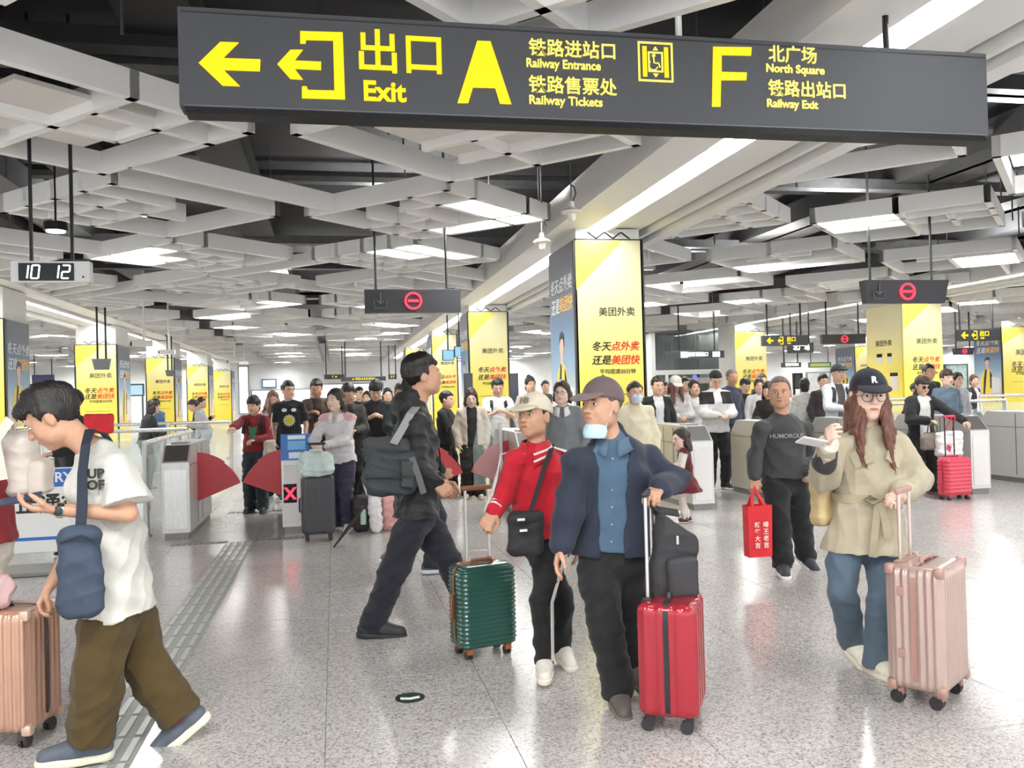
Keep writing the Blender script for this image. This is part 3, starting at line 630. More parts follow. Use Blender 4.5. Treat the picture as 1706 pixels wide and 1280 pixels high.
wallbox((1348, 604), (1385, 612), 50, 'shop_sign', 'small yellow and green shop sign far at the right', 'sign', mat('shop_yellow', (236, 214, 120), .4), mat('shop_green', (70, 120, 90), .4))
wallbox((53, 625), (90, 655), 50, 'shop_sign', 'dark blue shop sign far behind the man in white', 'sign', mat('shop_blue', (70, 76, 110), .4), mat('shop_blue2', (60, 66, 100), .4))
wallbox((210, 640), (240, 660), 52, 'advert_screen', 'pale blue screen between the left columns', 'screen', mat('screen_pale', (150, 180, 220), .3, emit=.5), mat('frame_dk', (60, 76, 80), .4))
wallbox((693, 640), (712, 760), 27, 'service_booth', 'narrow white booth panel by the second column', 'booth', mat('booth_white', (238, 240, 240), .4), mat('frame_grey', (150, 165, 165), .4))
for px, lab in ((780, 'slim dark display totem left of the second middle column'), (856, 'slim dark display totem right of the second middle column')):
    a = flr(px, 740); p = wp(px, 622, 23); t = thing('display_totem', lab, 'totem', (p[0], 23, 0)); MB().box((-.12, 0, 0), (.12, .1, p[2]), .01).build('case', mat('totem_dark', (52, 54, 60), .3), t); MB().box((-.1, -.006, .6), (.1, 0, p[2] - .05)).build('screen', mat('totem_screen', (70, 76, 86), .15), t)

# ------------------------------------------------------------------ fare gates
FAN = mat('fan_red', (206, 66, 74), .35, noise=.05, nscale=5); GTOP = mat('gate_top_dark', (70, 66, 66), .3); GW = mat('gate_end_white', (226, 224, 222), .35)
BLUE = mat('reader_blue', (40, 110, 185), .35)
GY0, GL = 10.5, 1.75
def gate(x, label, white=False, fans=(1, 1), reader=False, w=.3, gy=GY0, gl=GL, ends=None, fan_open=1.0):
    t = thing('fare_gate', label, 'fare gate', (x, gy, 0)); h = w / 2
    # body: side profile extruded in x, sloped ends
    prof = [(0, .08), (0, .88), (.2, 1.08), (gl - .2, 1.08), (gl, .88), (gl, .08)]
    body = MB().prism(prof, -h, h, 0).build('cabinet', STEEL, t)
    MB().box((-h + .02, .02, 0), (h - .02, gl - .02, .085)).build('plinth', STEEL_D, t)
    MB().box((-h + .03, -.006, .13), (h - .03, 0, .8)).build('end_panel', GW if white else steel_mat('gate_panel', (214, 214, 214), .25), t)
    MB().box((-h + .03, gl, .13), (h - .03, gl + .006, .8)).build('end_panel', GW, t)
    sl = math.atan2(.2, .2)
    for q, y0_, y1_, s_ in ((0, .015, .185, 1), (1, gl - .185, gl - .015, -1)):
        z0_, z1_ = .895, 1.065
        if q: z0_, z1_ = z1_, z0_
        e = .004
        MB().add([(-h + .02, y0_, z0_ + e), (h - .02, y0_, z0_ + e), (h - .02, y1_, z1_ + e), (-h + .02, y1_, z1_ + e), (-h + .02, y0_, z0_ - .02), (h - .02, y0_, z0_ - .02), (h - .02, y1_, z1_ - .02), (-h + .02, y1_, z1_ - .02)], [(0, 1, 2, 3), (7, 6, 5, 4), (0, 4, 5, 1), (1, 5, 6, 2), (2, 6, 7, 3), (3, 7, 4, 0)]).build('sloped_top', GTOP if not white else STEEL_D, t)
    MB().box((-h - .004, .6, .12), (h + .004, .615, 1.05)).build('seam', STEEL_D, t); MB().box((-h - .004, .95, .12), (h + .004, .965, 1.05)).build('seam', STEEL_D, t)
    for s_ in (-1, 1): MB().box((s_ * h - .004, .06, .84), (s_ * h + .004, gl - .06, .85)).build('trim_line', STEEL_D, t)
    rd = MB().box((-h + .06, .3, 1.08), (h - .06, .52, 1.1), .006).build('card_pad', mat('pad_grey', (150, 150, 152), .3), t)
    MB().cyl((0, .41, 1.1), (0, .41, 1.104), .045, n=16).build('pad_mark', GW, rd)
    for s_, on in zip((-1, 1), fans):
        if not on: continue
        fy = .62; r = .62 * on; cz = .5
        for k, (a0, a1, dy) in enumerate(((-.62, .1, 0), (.1, .78, .012))):
            pts = [(s_ * (h - .02), .32)]
            pts += [(s_ * (h - .02 + r * math.cos(a)), .36 + r * .95 * (math.sin(a) + .35)) for a in np.linspace(.98, .2, 9)] if k == 0 else []
        # one sector split in two leaves
        ctr = np.array([h - .06, .34]); R1 = .6 * on
        def leaf(a0, a1, R, y, nm):
            pts = [tuple(ctr)] + [(ctr[0] + R * math.cos(a), ctr[1] + R * math.sin(a)) for a in np.linspace(a0, a1, 9)]
            pts = [(s_ * p, q) for p, q in pts]
            return MB().prism(pts, y, y + .012, 1).build(nm, FAN, t)
        leaf(math.radians(52), math.radians(94), .62 * (on if on < 1 else 1), fy, 'fan_leaf'); leaf(math.radians(22), math.radians(54), .6 * on, fy + .014, 'fan_leaf')
    if reader:
        r_ = MB().add([(-h - .0, .0, .86), (h, .0, .86), (h, -.05, .86), (-h, -.05, .86), (-h, .06, 1.16), (h, .06, 1.16), (h, .02, 1.16), (-h, .02, 1.16)], [(0, 3, 2, 1), (4, 5, 6, 7), (0, 1, 5, 4), (1, 2, 6, 5), (2, 3, 7, 6), (3, 0, 4, 7)]).build('card_reader', BLUE, t)
        M_ = Matrix.Translation((0, -.05, .86)) @ Matrix.Rotation(math.atan2(.07, .3), 4, 'X') @ Matrix.Identity(4)
        def face(nm, x0_, z0_, x1_, z1_, m):
            def P(x_, z_): return (x_, -.05 + .07 * z_ / .3 - .004, .86 + z_)
            MB().add([P(x0_, z0_), P(x1_, z0_), P(x1_, z1_), P(x0_, z1_)] + [(p[0], p[1] + .005, p[2]) for p in (P(x0_, z0_), P(x1_, z0_), P(x1_, z1_), P(x0_, z1_))], [(0, 1, 2, 3), (7, 6, 5, 4), (0, 4, 5, 1), (1, 5, 6, 2), (2, 6, 7, 3), (3, 7, 4, 0)]).build(nm, m, r_)
        face('screen', -.1, .24, .1, .285, mat('reader_white', (225, 236, 245), .3)); face('display', -.1, .12, .1, .22, mat('reader_light', (110, 175, 225), .3)); face('scan_window', -.09, .02, .05, .09, mat('reader_white', (225, 236, 245), .3))
        MB().box((-h + .02, -.008, .36), (-h + .17, 0, .58)).build('status_display', BLACKM, t)
        b = MB()
        for s_ in (-1, 1): b.prism([(-h + .095 - s_ * .055 - .018, .4), (-h + .095 - s_ * .055 + .018, .4), (-h + .095 + s_ * .055 + .018, .54), (-h + .095 + s_ * .055 - .018, .54)], -.014 - .001 * s_, -.008, 1)
        b.build('red_cross', RED_L, t)
    return t
gate(-1.8, 'steel fare gate at the left end of the row, red fan flap to its right', fans=(0, 1))
gate(-.45, 'white-ended fare gate with blue card reader and red cross display', True, (1, 1), True, w=.36)
gate(.95, 'fare gate behind the man in the black jacket', True, (1, 1))
gate(2.35, 'fare gate behind the woman in red with a clear shield panel', True, (1, 0))
gate(3.45, 'fare gate behind the man in the cap', True, (0, 0))
gate(4.62, 'fare gate beside the little girl, its side reflecting yellow', True, (0, 0))
_g = gate(6.0, 'fare gate with a folded red flap left of the man in grey', True, (0, 0))
MB().prism([(.5, .95), (.75, .97), (.72, .45), (.62, .45)], -.19, -.152, 0).build('folded_flap', FAN, _g)
gate(7.3, 'fare gate behind the woman in the trench coat', True, (0, 0))
gate(8.72, 'white-ended fare gate beside the red cabin suitcase', True, (0, 0))
gate(10.35, 'broad dark-sided fare gate at the right picture edge', False, (0, 0), w=.42)
p = wp(812, 755, 11.1); t = thing('gate_shield', 'clear curved shield panel over the red flap behind the woman in red', 'shield', (p[0], 11.0, 0)); MB().prism([(-.2, .35), (.16, .35), (.16, 1.2), (.05, 1.3), (-.12, 1.22), (-.2, .9)], 0, .02, 1).build('pane', GLASS, t); MB().box((.14, -.01, 0), (.18, .03, 1.2)).build('post', STEEL, t)

# ------------------------------------------------------------------ railings
RAILC = steel_mat('rail_steel', (206, 206, 204), .25)
def railing(x0, y0, x1, y1, label, n, hgt=1.1, post=.035, glass=True):
    a = np.array([x0, y0]); c = np.array([x1, y1]); t = thing('railing', label, 'railing', (x0, y0, 0)); d = c - a; L_ = np.hypot(*d); u = d / L_
    MB().cyl((0, 0, hgt), (d[0], d[1], hgt), .032, n=12).build('handrail', RAILC, t, smooth=True)
    for k in range(n + 1):
        p = d * k / n; MB().cyl((p[0], p[1], 0), (p[0], p[1], hgt - .02), post, n=12).build('post', RAILC, t, smooth=True)
        MB().cyl((p[0], p[1], 0), (p[0], p[1], .03), post * 1.7, n=12).build('base_ring', RAILC, t)
        if k < n and glass:
            q0 = p + u * (post + .04); q1 = d * (k + 1) / n - u * (post + .04); nn = np.array([-u[1], u[0]]) * .006
            v = [(q0 - nn), (q1 - nn), (q1 + nn), (q0 + nn)]
            MB().add([(*w_, .12) for w_ in v] + [(*w_, hgt - .16) for w_ in v], [(0, 3, 2, 1), (4, 5, 6, 7), (0, 1, 5, 4), (1, 2, 6, 5), (2, 3, 7, 6), (3, 0, 4, 7)]).build('glass_pane', GLASS, t)
            for f_ in (.3, .8):
                m_ = p + u * (post + .03); MB().box((m_[0] - .03, m_[1] - .02, hgt * f_ - .03), (m_[0] + .03, m_[1] + .02, hgt * f_ + .03)).build('clamp', RAILC, t)
railing(-2.2, 10.9, -2.25, 14.6, 'glass railing running back from the left gate', 3)
railing(-2.6, 10.7, -5.4, 10.9, 'glass railing left of the gates behind the man in white', 3, .98)
railing(-2.4, 15.2, -7.5, 15.6, 'second glass railing across the left hall', 4, 1.12)
railing(-.3 - 1.9, 19.5, -8.5, 19.8, 'third glass railing further back at the left', 5, 1.12)
railing(-1.8, 20.0, -1.7, 30, 'railing leading to the far gates at the left', 6, 1.1)
railing(8.95, 15.3, 13.5, 15.5, 'steel railing across the right edge behind the gates', 3, 1.15)
railing(9.6, 17.2, 16, 17.4, 'second steel railing at the right behind the woman in the vest', 4, 1.2)
railing(5.6, 16.2, 8.8, 16.3, 'steel railing behind the man in grey', 3, 1.1, glass=False)
# barrier board with NO ENTRY
a = wp(78, 778, 9.0); t = thing('barrier_board', 'white barrier board with blue header lettered NO behind the man in white', 'barrier board', (a[0] - .1, 9.0, 0))
MB().box((-.5, 0, .18), (.35, .04, .98), .008).build('board', mat('board_white2', (236, 236, 234), .4), t)
hd = MB().box((-.5, -.006, .8), (.35, 0, .97)).build('header', mat('board_blue', (40, 105, 190), .4), t)
lettering('NO ENTRY', .13, mat('white_print', (245, 245, 245), .5), hd, (.0, -.009, .885), bold=.003); lettering('禁止通行', .2, TXT_K, t, (.02, -.003, .63), bold=.004)
MB().box((-.5, -.006, .3), (.35, 0, .33)).build('blue_line', mat('board_blue', (40, 105, 190), .4), t)
for x in (-.42, .27): MB().box((x - .03, -.2, 0), (x + .03, .24, .03)).build('foot', STEEL_D, t); MB().box((x - .02, .0, .02), (x + .02, .035, .2)).build('leg', STEEL_D, t)
MB().box((-.6, -.25, 0), (.45, .3, .035), .01).build('base_plate', STEEL_D, t)
# ------------------------------------------------------------------ implicit surfaces -> one continuous mesh
class Sdf:
    def __init__(s, lo, hi, h):
        s.h = h; s.lo = np.asarray(lo, float) - 3 * h; n = np.ceil((np.asarray(hi, float) - s.lo) / h).astype(int) + 4
        s.n = n; s.f = np.full(n, .5, np.float32); s.ax = [(s.lo[i] + h * np.arange(n[i])).astype(np.float32) for i in range(3)]
    def loc(s, lo, hi):
        i0 = np.maximum(0, np.floor((np.asarray(lo) - s.lo) / s.h).astype(int)); i1 = np.minimum(s.n, np.ceil((np.asarray(hi) - s.lo) / s.h).astype(int) + 1)
        if np.any(i1 <= i0): return None
        sl = tuple(slice(a, b) for a, b in zip(i0, i1))
        return sl, s.ax[0][sl[0]][:, None, None], s.ax[1][sl[1]][None, :, None], s.ax[2][sl[2]][None, None, :]
    def mix(s, sl, d, k, sub=False):
        f = s.f[sl]
        if sub: f = -f
        if k > 0:
            hh = np.maximum(k - np.abs(f - d), 0) / k; r = np.minimum(f, d) - hh * hh * k * .25
        else: r = np.minimum(f, d)
        s.f[sl] = -r if sub else r
    def cone(s, a, b, ra, rb, k=.02, ax=None, sc=1.0, sub=False):
        a = np.asarray(a, float); b = np.asarray(b, float); ra = max(ra, .62 * s.h); rb = max(rb, .62 * s.h)
        m = max(ra, rb) * max(1, 1) + k + 2.5 * s.h; q = s.loc(np.minimum(a, b) - m, np.maximum(a, b) + m)
        if q is None: return
        sl, X, Y, Z = q; d = b - a; L2 = float(d @ d) + 1e-12
        px, py, pz = X - a[0], Y - a[1], Z - a[2]
        t = np.clip((px * d[0] + py * d[1] + pz * d[2]) / L2, 0, 1); r = ra + t * (rb - ra)
        px, py, pz = px - t * d[0], py - t * d[1], pz - t * d[2]
        if ax is not None:
            w = (px * ax[0] + py * ax[1] + pz * ax[2]) * (1 / sc - 1); px, py, pz = px + w * ax[0], py + w * ax[1], pz + w * ax[2]
            dd = (np.sqrt(px * px + py * py + pz * pz) - r) * min(1, sc) if sc < 1 else (np.sqrt(px * px + py * py + pz * pz) - r)
        else: dd = np.sqrt(px * px + py * py + pz * pz) - r
        s.mix(sl, dd, k, sub)
    def chain(s, pts, rs, k=.02, **kw):
        for i in range(len(pts) - 1): s.cone(pts[i], pts[i + 1], rs[i], rs[i + 1], k, **kw)
    def ell(s, c, r, k=.02, M=None, sub=False):
        c = np.asarray(c, float); r = np.maximum(np.asarray(r, float), .7 * s.h); m = max(r) + k + 2.5 * s.h; q = s.loc(c - m, c + m)
        if q is None: return
        sl, X, Y, Z = q; x, y, z = X - c[0], Y - c[1], Z - c[2]
        if M is not None: x, y, z = [x * M[0][i] + y * M[1][i] + z * M[2][i] for i in range(3)]   # M columns = axes
        k0 = np.sqrt((x / r[0]) ** 2 + (y / r[1]) ** 2 + (z / r[2]) ** 2); k1 = np.sqrt((x / r[0] ** 2) ** 2 + (y / r[1] ** 2) ** 2 + (z / r[2] ** 2) ** 2) + 1e-6
        s.mix(sl, k0 * (k0 - 1) / k1, k, sub)
    def rbox(s, c, hf, rad, k=.01, M=None, sub=False):
        c = np.asarray(c, float); m = float(np.linalg.norm(hf)) + k + 2.5 * s.h; q = s.loc(c - m, c + m)
        if q is None: return
        sl, X, Y, Z = q; x, y, z = X - c[0], Y - c[1], Z - c[2]
        if M is not None: x, y, z = [x * M[0][i] + y * M[1][i] + z * M[2][i] for i in range(3)]
        qx, qy, qz = np.abs(x) - hf[0] + rad, np.abs(y) - hf[1] + rad, np.abs(z) - hf[2] + rad
        d = np.sqrt(np.maximum(qx, 0) ** 2 + np.maximum(qy, 0) ** 2 + np.maximum(qz, 0) ** 2) + np.minimum(np.maximum(qx, np.maximum(qy, qz)), 0) - rad
        s.mix(sl, d, k, sub)
    def fn(s, g, sub=False, inter=False, k=0.0):
        X, Y, Z = s.ax[0][:, None, None], s.ax[1][None, :, None], s.ax[2][None, None, :]
        d = np.broadcast_to(g(X, Y, Z), s.f.shape).astype(np.float32)
        sl = (slice(None),) * 3
        if inter: s.mix(sl, -d, k, True)
        else: s.mix(sl, d, k, sub)
    def cut(s, p, n, k=.0):
        """keep the side n points away from"""
        n = np.asarray(n, float); n = n / np.linalg.norm(n); p = np.asarray(p, float)
        s.fn(lambda X, Y, Z: (X - p[0]) * n[0] + (Y - p[1]) * n[1] + (Z - p[2]) * n[2], inter=True, k=k)
    def nets(s):
        f = s.f; ins = f < 0; idx = np.argwhere(ins)
        if len(idx) == 0: return np.zeros((0, 3)), np.zeros((0, 4), int)
        a = np.maximum(idx.min(0) - 1, 0); b = np.minimum(idx.max(0) + 3, s.n); sl = tuple(slice(x, y) for x, y in zip(a, b)); f = f[sl]; ins = ins[sl]; lo = s.lo + a * s.h
        n = np.array(f.shape); c = [(i, j, k) for i in (0, 1) for j in (0, 1) for k in (0, 1)]
        sub = lambda A, o: A[o[0]:n[0] - 1 + o[0], o[1]:n[1] - 1 + o[1], o[2]:n[2] - 1 + o[2]]
        cnt = np.zeros(n - 1, np.int8)
        for o in c: cnt += sub(ins, o)
        act = (cnt > 0) & (cnt < 8); ci = np.argwhere(act); vid = np.full(n - 1, -1, np.int64); vid[act] = np.arange(len(ci))
        acc = np.zeros((len(ci), 3)); num = np.zeros(len(ci)); I, J, K = ci.T
        for ax in range(3):
            for o in c:
                if o[ax]: continue
                o2 = list(o); o2[ax] = 1
                f0 = f[I + o[0], J + o[1], K + o[2]]; f1 = f[I + o2[0], J + o2[1], K + o2[2]]; m = (f0 < 0) != (f1 < 0)
                t = f0[m] / (f0[m] - f1[m]); p = np.tile(np.array(o, float), (m.sum(), 1)); p[:, ax] += t; acc[m] += p; num[m] += 1
        V = lo + s.h * (ci + acc / num[:, None]); Q = []
        for ax in range(3):
            e0 = [slice(1, -1)] * 3; e0[ax] = slice(0, -1); e1 = list(e0); e1[ax] = slice(1, None)
            A = ins[tuple(e0)]; B = ins[tuple(e1)]; m = np.argwhere(A != B); sg = A[A != B]
            off = np.array([1, 1, 1]); off[ax] = 0; g = m + off; u, v = [(1, 2), (2, 0), (0, 1)][ax]
            du = np.zeros(3, int); du[u] = 1; dv = np.zeros(3, int); dv[v] = 1
            q = [vid[tuple((g - x).T)] for x in (du * 0, du, du + dv, dv)]
            q = np.stack(q, 1); q[~sg] = q[~sg][:, ::-1]; Q.append(q)
        return V, np.concatenate(Q)
def normals(V, Q):
    n = np.cross(V[Q[:, 2]] - V[Q[:, 0]], V[Q[:, 3]] - V[Q[:, 1]]); N = np.zeros_like(V)
    for i in range(4): np.add.at(N, Q[:, i], n)
    return N / (np.linalg.norm(N, axis=1, keepdims=True) + 1e-12)
def np_mesh(name, V, Q, smooth=True, mi=None):
    me = bpy.data.meshes.new(name); me.vertices.add(len(V)); me.vertices.foreach_set('co', np.asarray(V, np.float32).ravel())
    nq = len(Q); me.loops.add(nq * 4); me.loops.foreach_set('vertex_index', Q.astype(np.int32).ravel()); me.polygons.add(nq)
    me.polygons.foreach_set('loop_start', np.arange(0, nq * 4, 4, dtype=np.int32))
    try: me.polygons.foreach_set('loop_total', np.full(nq, 4, np.int32))
    except Exception: pass
    if mi is not None: me.polygons.foreach_set('material_index', np.asarray(mi, np.int32))
    me.update(calc_edges=True); me.polygons.foreach_set('use_smooth', np.full(nq, smooth)); me.validate(); return me
def waves(V, seed, lo=14., hi=46., n=7, zs=.6):
    r = np.random.RandomState(seed); o = np.zeros(len(V))
    for i in range(n):
        k = r.normal(size=3); k[2] *= 1.6 if zs else 1; k *= r.uniform(lo, hi) / np.linalg.norm(k); k2 = r.normal(size=3); k2 *= r.uniform(6, 14) / np.linalg.norm(k2)
        w = np.sin(V @ k + 1.7 * np.sin(V @ k2 + r.uniform(0, 6)) + r.uniform(0, 6)); o += (1 - np.abs(w) ** .7 * 2) if i % 2 else w
    return o / n ** .5
def sdf_part(name, S, m, root, base, fold=0.0, seed=0, zone=None, relax=1, label=None, xf=None, disp=None):
    V, Q = S.nets()
    if len(V) == 0: return None
    for _ in range(relax):
        A = np.zeros_like(V); c = np.zeros(len(V))
        for i in range(4):
            for j in (1, 3): np.add.at(A, Q[:, i], V[Q[:, (i + j) % 4]]); np.add.at(c, Q[:, i], 1)
        V = V * .5 + .5 * A / c[:, None]
    if fold or disp is not None:
        N = normals(V, Q); amt = fold * waves(V, seed) if fold else 0
        if disp is not None: amt = amt + disp(V)
        V = V + N * np.asarray(amt)[:, None]
    mi = None
    if zone is not None: mi = zone(V[Q].mean(1))
    if xf is not None: V = xf(V)
    me = np_mesh(name, V - np.asarray(base), Q, mi=mi); return link(name, me, m, root, label=label)

# ------------------------------------------------------------------ people
def nrm(v): v = np.asarray(v, float); return v / (np.linalg.norm(v) + 1e-9)
def ik(a, c, l1, l2, pole):
    a = np.asarray(a, float); c = np.asarray(c, float); d = c - a; L = np.linalg.norm(d); u = d / (L + 1e-9)
    if L > (l1 + l2) * .998: c = a + u * (l1 + l2) * .998; L = (l1 + l2) * .998
    x = (l1 * l1 - l2 * l2 + L * L) / (2 * L); h = math.sqrt(max(l1 * l1 - x * x, 0)); p = np.asarray(pole, float); p = p - u * (p @ u); p = nrm(p)
    return a + u * x + p * h, c
SKINS = {}
def skin(rgb): return mat('skin_%d_%d_%d' % rgb, rgb, .5, noise=.05, nscale=40, spec=.35)
SK_A = (214, 174, 150); SK_B = (194, 150, 124); SK_C = (228, 196, 178)
EYEW = mat('eye_white', (232, 228, 224), .3); EYEB = mat('eye_dark', (30, 22, 20), .2)
def hairm(rgb): return mat('hair_%d_%d_%d' % rgb, rgb, .42, noise=.25, nscale=60, bump=.5, bscale=260)
HK = (30, 26, 26); HB = (92, 56, 40); HD = (48, 36, 32)
def cloth(rgb, b=.35, r=.85):
    rgb = tuple(int(v * (.78 if max(rgb) < 130 else .9 if max(rgb) < 215 else .97)) for v in rgb)
    return mat('cloth_%d_%d_%d' % rgb, rgb, r, noise=.07, nscale=14, bump=b, bscale=420, sheen=.1)

def pose(X, Y, Ht, face, stance='stand', lean=0, arms=('hang', 'hang'), head=(0, 0), width=1.0, stride=.26):
    s = Ht / 1.7; a = math.radians(face); f = np.array([math.sin(a), math.cos(a), 0]); r = np.array([math.cos(a), -math.sin(a), 0]); up = np.array([0, 0, 1.])
    T = nrm(up + f * math.tan(math.radians(lean))); J = dict(f=f, r=r, T=T, s=s, hyaw=head[0], hpitch=head[1])
    pel = np.array([X, Y, (.905 if stance == 'walk' else .925) * s]); J['pel'] = pel; J['neck'] = pel + T * .505 * s; J['head'] = J['neck'] + nrm(T + f * .25) * .165 * s
    for k, sg in (('L', -1), ('R', 1)):
        hip = pel + r * sg * .088 * s * width; J['h' + k] = hip
        if stance == 'walk':
            fw = stride * sg; an = np.array([X, Y, 0]) + r * sg * .075 * s + f * (fw - .04) * s + up * ((.09 if sg > 0 else .14) * s)
        else: an = np.array([X, Y, 0]) + r * sg * .1 * s + f * (.0 if sg > 0 else .06) * s + up * .085 * s
        J['k' + k], J['a' + k] = ik(hip, an, .435 * s, .42 * s, f)
        J['t' + k] = f + r * sg * .15; J['p' + k] = 0 if stance != 'walk' or sg > 0 else 28
        sh = pel + T * .445 * s + r * sg * .165 * s * width; J['s' + k] = sh; m = arms[0 if k == 'L' else 1]
        if isinstance(m, str):
            wr = {'hang': sh + r * sg * .05 * s + f * .04 * s - up * .51 * s, 'phone': pel + T * .30 * s + f * .33 * s + r * sg * .05 * s, 'front': pel + T * .16 * s + f * .3 * s + r * sg * .07 * s, 'back': sh + r * sg * .06 * s - f * .18 * s - up * .47 * s, 'fwd': sh + r * sg * .03 * s + f * .2 * s - up * .45 * s,
                  'reach': sh + f * .45 * s + r * sg * .12 * s - up * .28 * s, 'strap': sh + f * .16 * s - r * sg * .03 * s - up * .2 * s, 'face': J['head'] + f * .16 * s + r * sg * .03 * s - up * .08 * s}[m]
        else: wr = np.asarray(m, float)
        J['e' + k], J['w' + k] = ik(sh, wr, .285 * s, .25 * s, -f * .6 + r * sg * .6 - up * .35)
        J['m' + k] = m if isinstance(m, str) else 'grip'
    return J
def pxpose(Y, face, Ht, P, head=(0, 0), feet=None, grips=()):
    """joints from pixels; each P[k] = (px, py, dY)"""
    s = Ht / 1.7; a = math.radians(face); f = np.array([math.sin(a), math.cos(a), 0]); r = np.array([math.cos(a), -math.sin(a), 0]); J = dict(f=f, r=r, s=s, hyaw=head[0], hpitch=head[1])
    for k, (x, y, d) in P.items(): J[k] = wp(x, y, Y + d)
    J['T'] = nrm(J['neck'] - J['pel'])
    for k, sg in (('L', -1), ('R', 1)):
        J.setdefault('h' + k, J['pel'] + r * sg * .088 * s); J.setdefault('s' + k, J['pel'] + J['T'] * .445 * s + r * sg * .165 * s)
        J['t' + k], J['p' + k] = (feet or {}).get(k, (f + r * sg * .12, 0)); J['m' + k] = 'grip' if k in grips else 'hang'
    return J

def head_frame(J):
    f, r = J['f'], J['r']; y = math.radians(J['hyaw']); p = math.radians(J['hpitch'])
    fy = f * math.cos(y) + r * math.sin(y); rr = r * math.cos(y) - f * math.sin(y); up = np.array([0, 0, 1.])
    ff = fy * math.cos(p) + up * math.sin(p); uu = up * math.cos(p) - fy * math.sin(p); return np.stack([rr, ff, uu], 1)
def hand(S, w, d, side, N, curl, s, k=.008):
    """palm, four fingers and a thumb; d along the forearm, side towards the thumb, N the way the palm faces"""
    d = nrm(d); side = nrm(side - d * (side @ d)); N = nrm(N - d * (N @ d) - side * (N @ side)); u = s * 1.06
    kn = []
    for i, o in enumerate((.031, .0105, -.0105, -.03)):
        b = w + d * (.09 - .004 * abs(i - 1)) * u + side * o * u; kn.append(b); S.cone(w + d * .012 * u + side * o * .6 * u, b, .0145 * u, .0115 * u, .012)
        L = (.07, .079, .073, .057)[i] * u; a = curl * (.75 + .08 * i); p = b
        for j, (fr, rr) in enumerate(((.45, .0098), (.31, .0092), (.24, .0083))):
            q = p + (d * math.cos(a) + N * math.sin(a)) * L * fr; S.cone(p, q, rr * u, (rr - .0006) * u, .004 if j else .007); p = q; a += curl * .8
    b = w + d * .028 * u + side * .026 * u; c = b + (d * .62 + side * .62 + N * .45) * .042 * u; S.cone(b, c, .0145 * u, .0118 * u, .012)
    e = c + nrm(d * .8 + side * (.25 - .45 * min(curl, 1)) + N * (.25 + .6 * min(curl, 1))) * .032 * u; S.cone(c, e, .0115 * u, .0105 * u, .005); S.cone(e, e + nrm(d * .8 - side * .25 * curl + N * .5) * .024 * u, .0103 * u, .0085 * u, .004)
def head_sdf(S, c, M, hs, k=1.0):
    g = lambda *q: c + M @ (np.array(q) * hs)
    S.ell(g(0, -.012, .03), np.array((.077, .094, .088)) * hs, .02, M); S.ell(g(0, .02, -.032), np.array((.063, .07, .08)) * hs, .035 * hs, M)
    S.ell(g(0, .06, -.09), np.array((.026, .02, .02)) * hs, .03, M)
    for x in (-1, 1):
        S.ell(g(x * .037, .052, -.028), np.array((.024, .026, .03)) * hs, .025, M); S.ell(g(x * .05, .02, -.066), np.array((.02, .03, .024)) * hs, .03, M)
        S.ell(g(x * .08, -.01, -.006), np.array((.010, .020, .033)) * hs, .008, M)
    S.cone(g(-.032, .079, .024), g(.032, .079, .024), .012 * hs, .012 * hs, .02)
    for x in (-1, 1): S.ell(g(x * .031, .098, .007), np.array((.019, .016, .0125)) * hs, .012, M, sub=True)
    S.cone(g(0, .087, .016), g(0, .107, -.024), .0075 * hs, .0125 * hs, .012)
    for x in (-1, 1): S.ell(g(x * .012, .094, -.027), np.array((.009, .010, .008)) * hs, .006, M)
    S.ell(g(0, .082, -.057), np.array((.026, .012, .014)) * hs, .012, M); S.cone(g(-.02, .0975, -.0565), g(.02, .0975, -.0565), .002 * hs, .002 * hs, .004, sub=True)
def ell_mesh(name, c, r, M, m, root, base, n=(12, 8)):
    u = np.linspace(0, 2 * np.pi, n[0], endpoint=False); v = np.linspace(0, np.pi, n[1]); P = np.array([[r[0] * math.sin(b) * math.cos(a), r[1] * math.sin(b) * math.sin(a), r[2] * math.cos(b)] for b in v for a in u])
    Q = np.array([[i * n[0] + j, (i + 1) * n[0] + j, (i + 1) * n[0] + (j + 1) % n[0], i * n[0] + (j + 1) % n[0]] for i in range(n[1] - 1) for j in range(n[0])])
    me = np_mesh(name, c + P @ M.T - base, Q); return link(name, me, m, root)
RES = {'hi': (.0068, .0085, .006, .006), 'mid': (.0115, .013, .010, .011), 'lo': (.016, .018, .015, .016)}
_seed = [0]
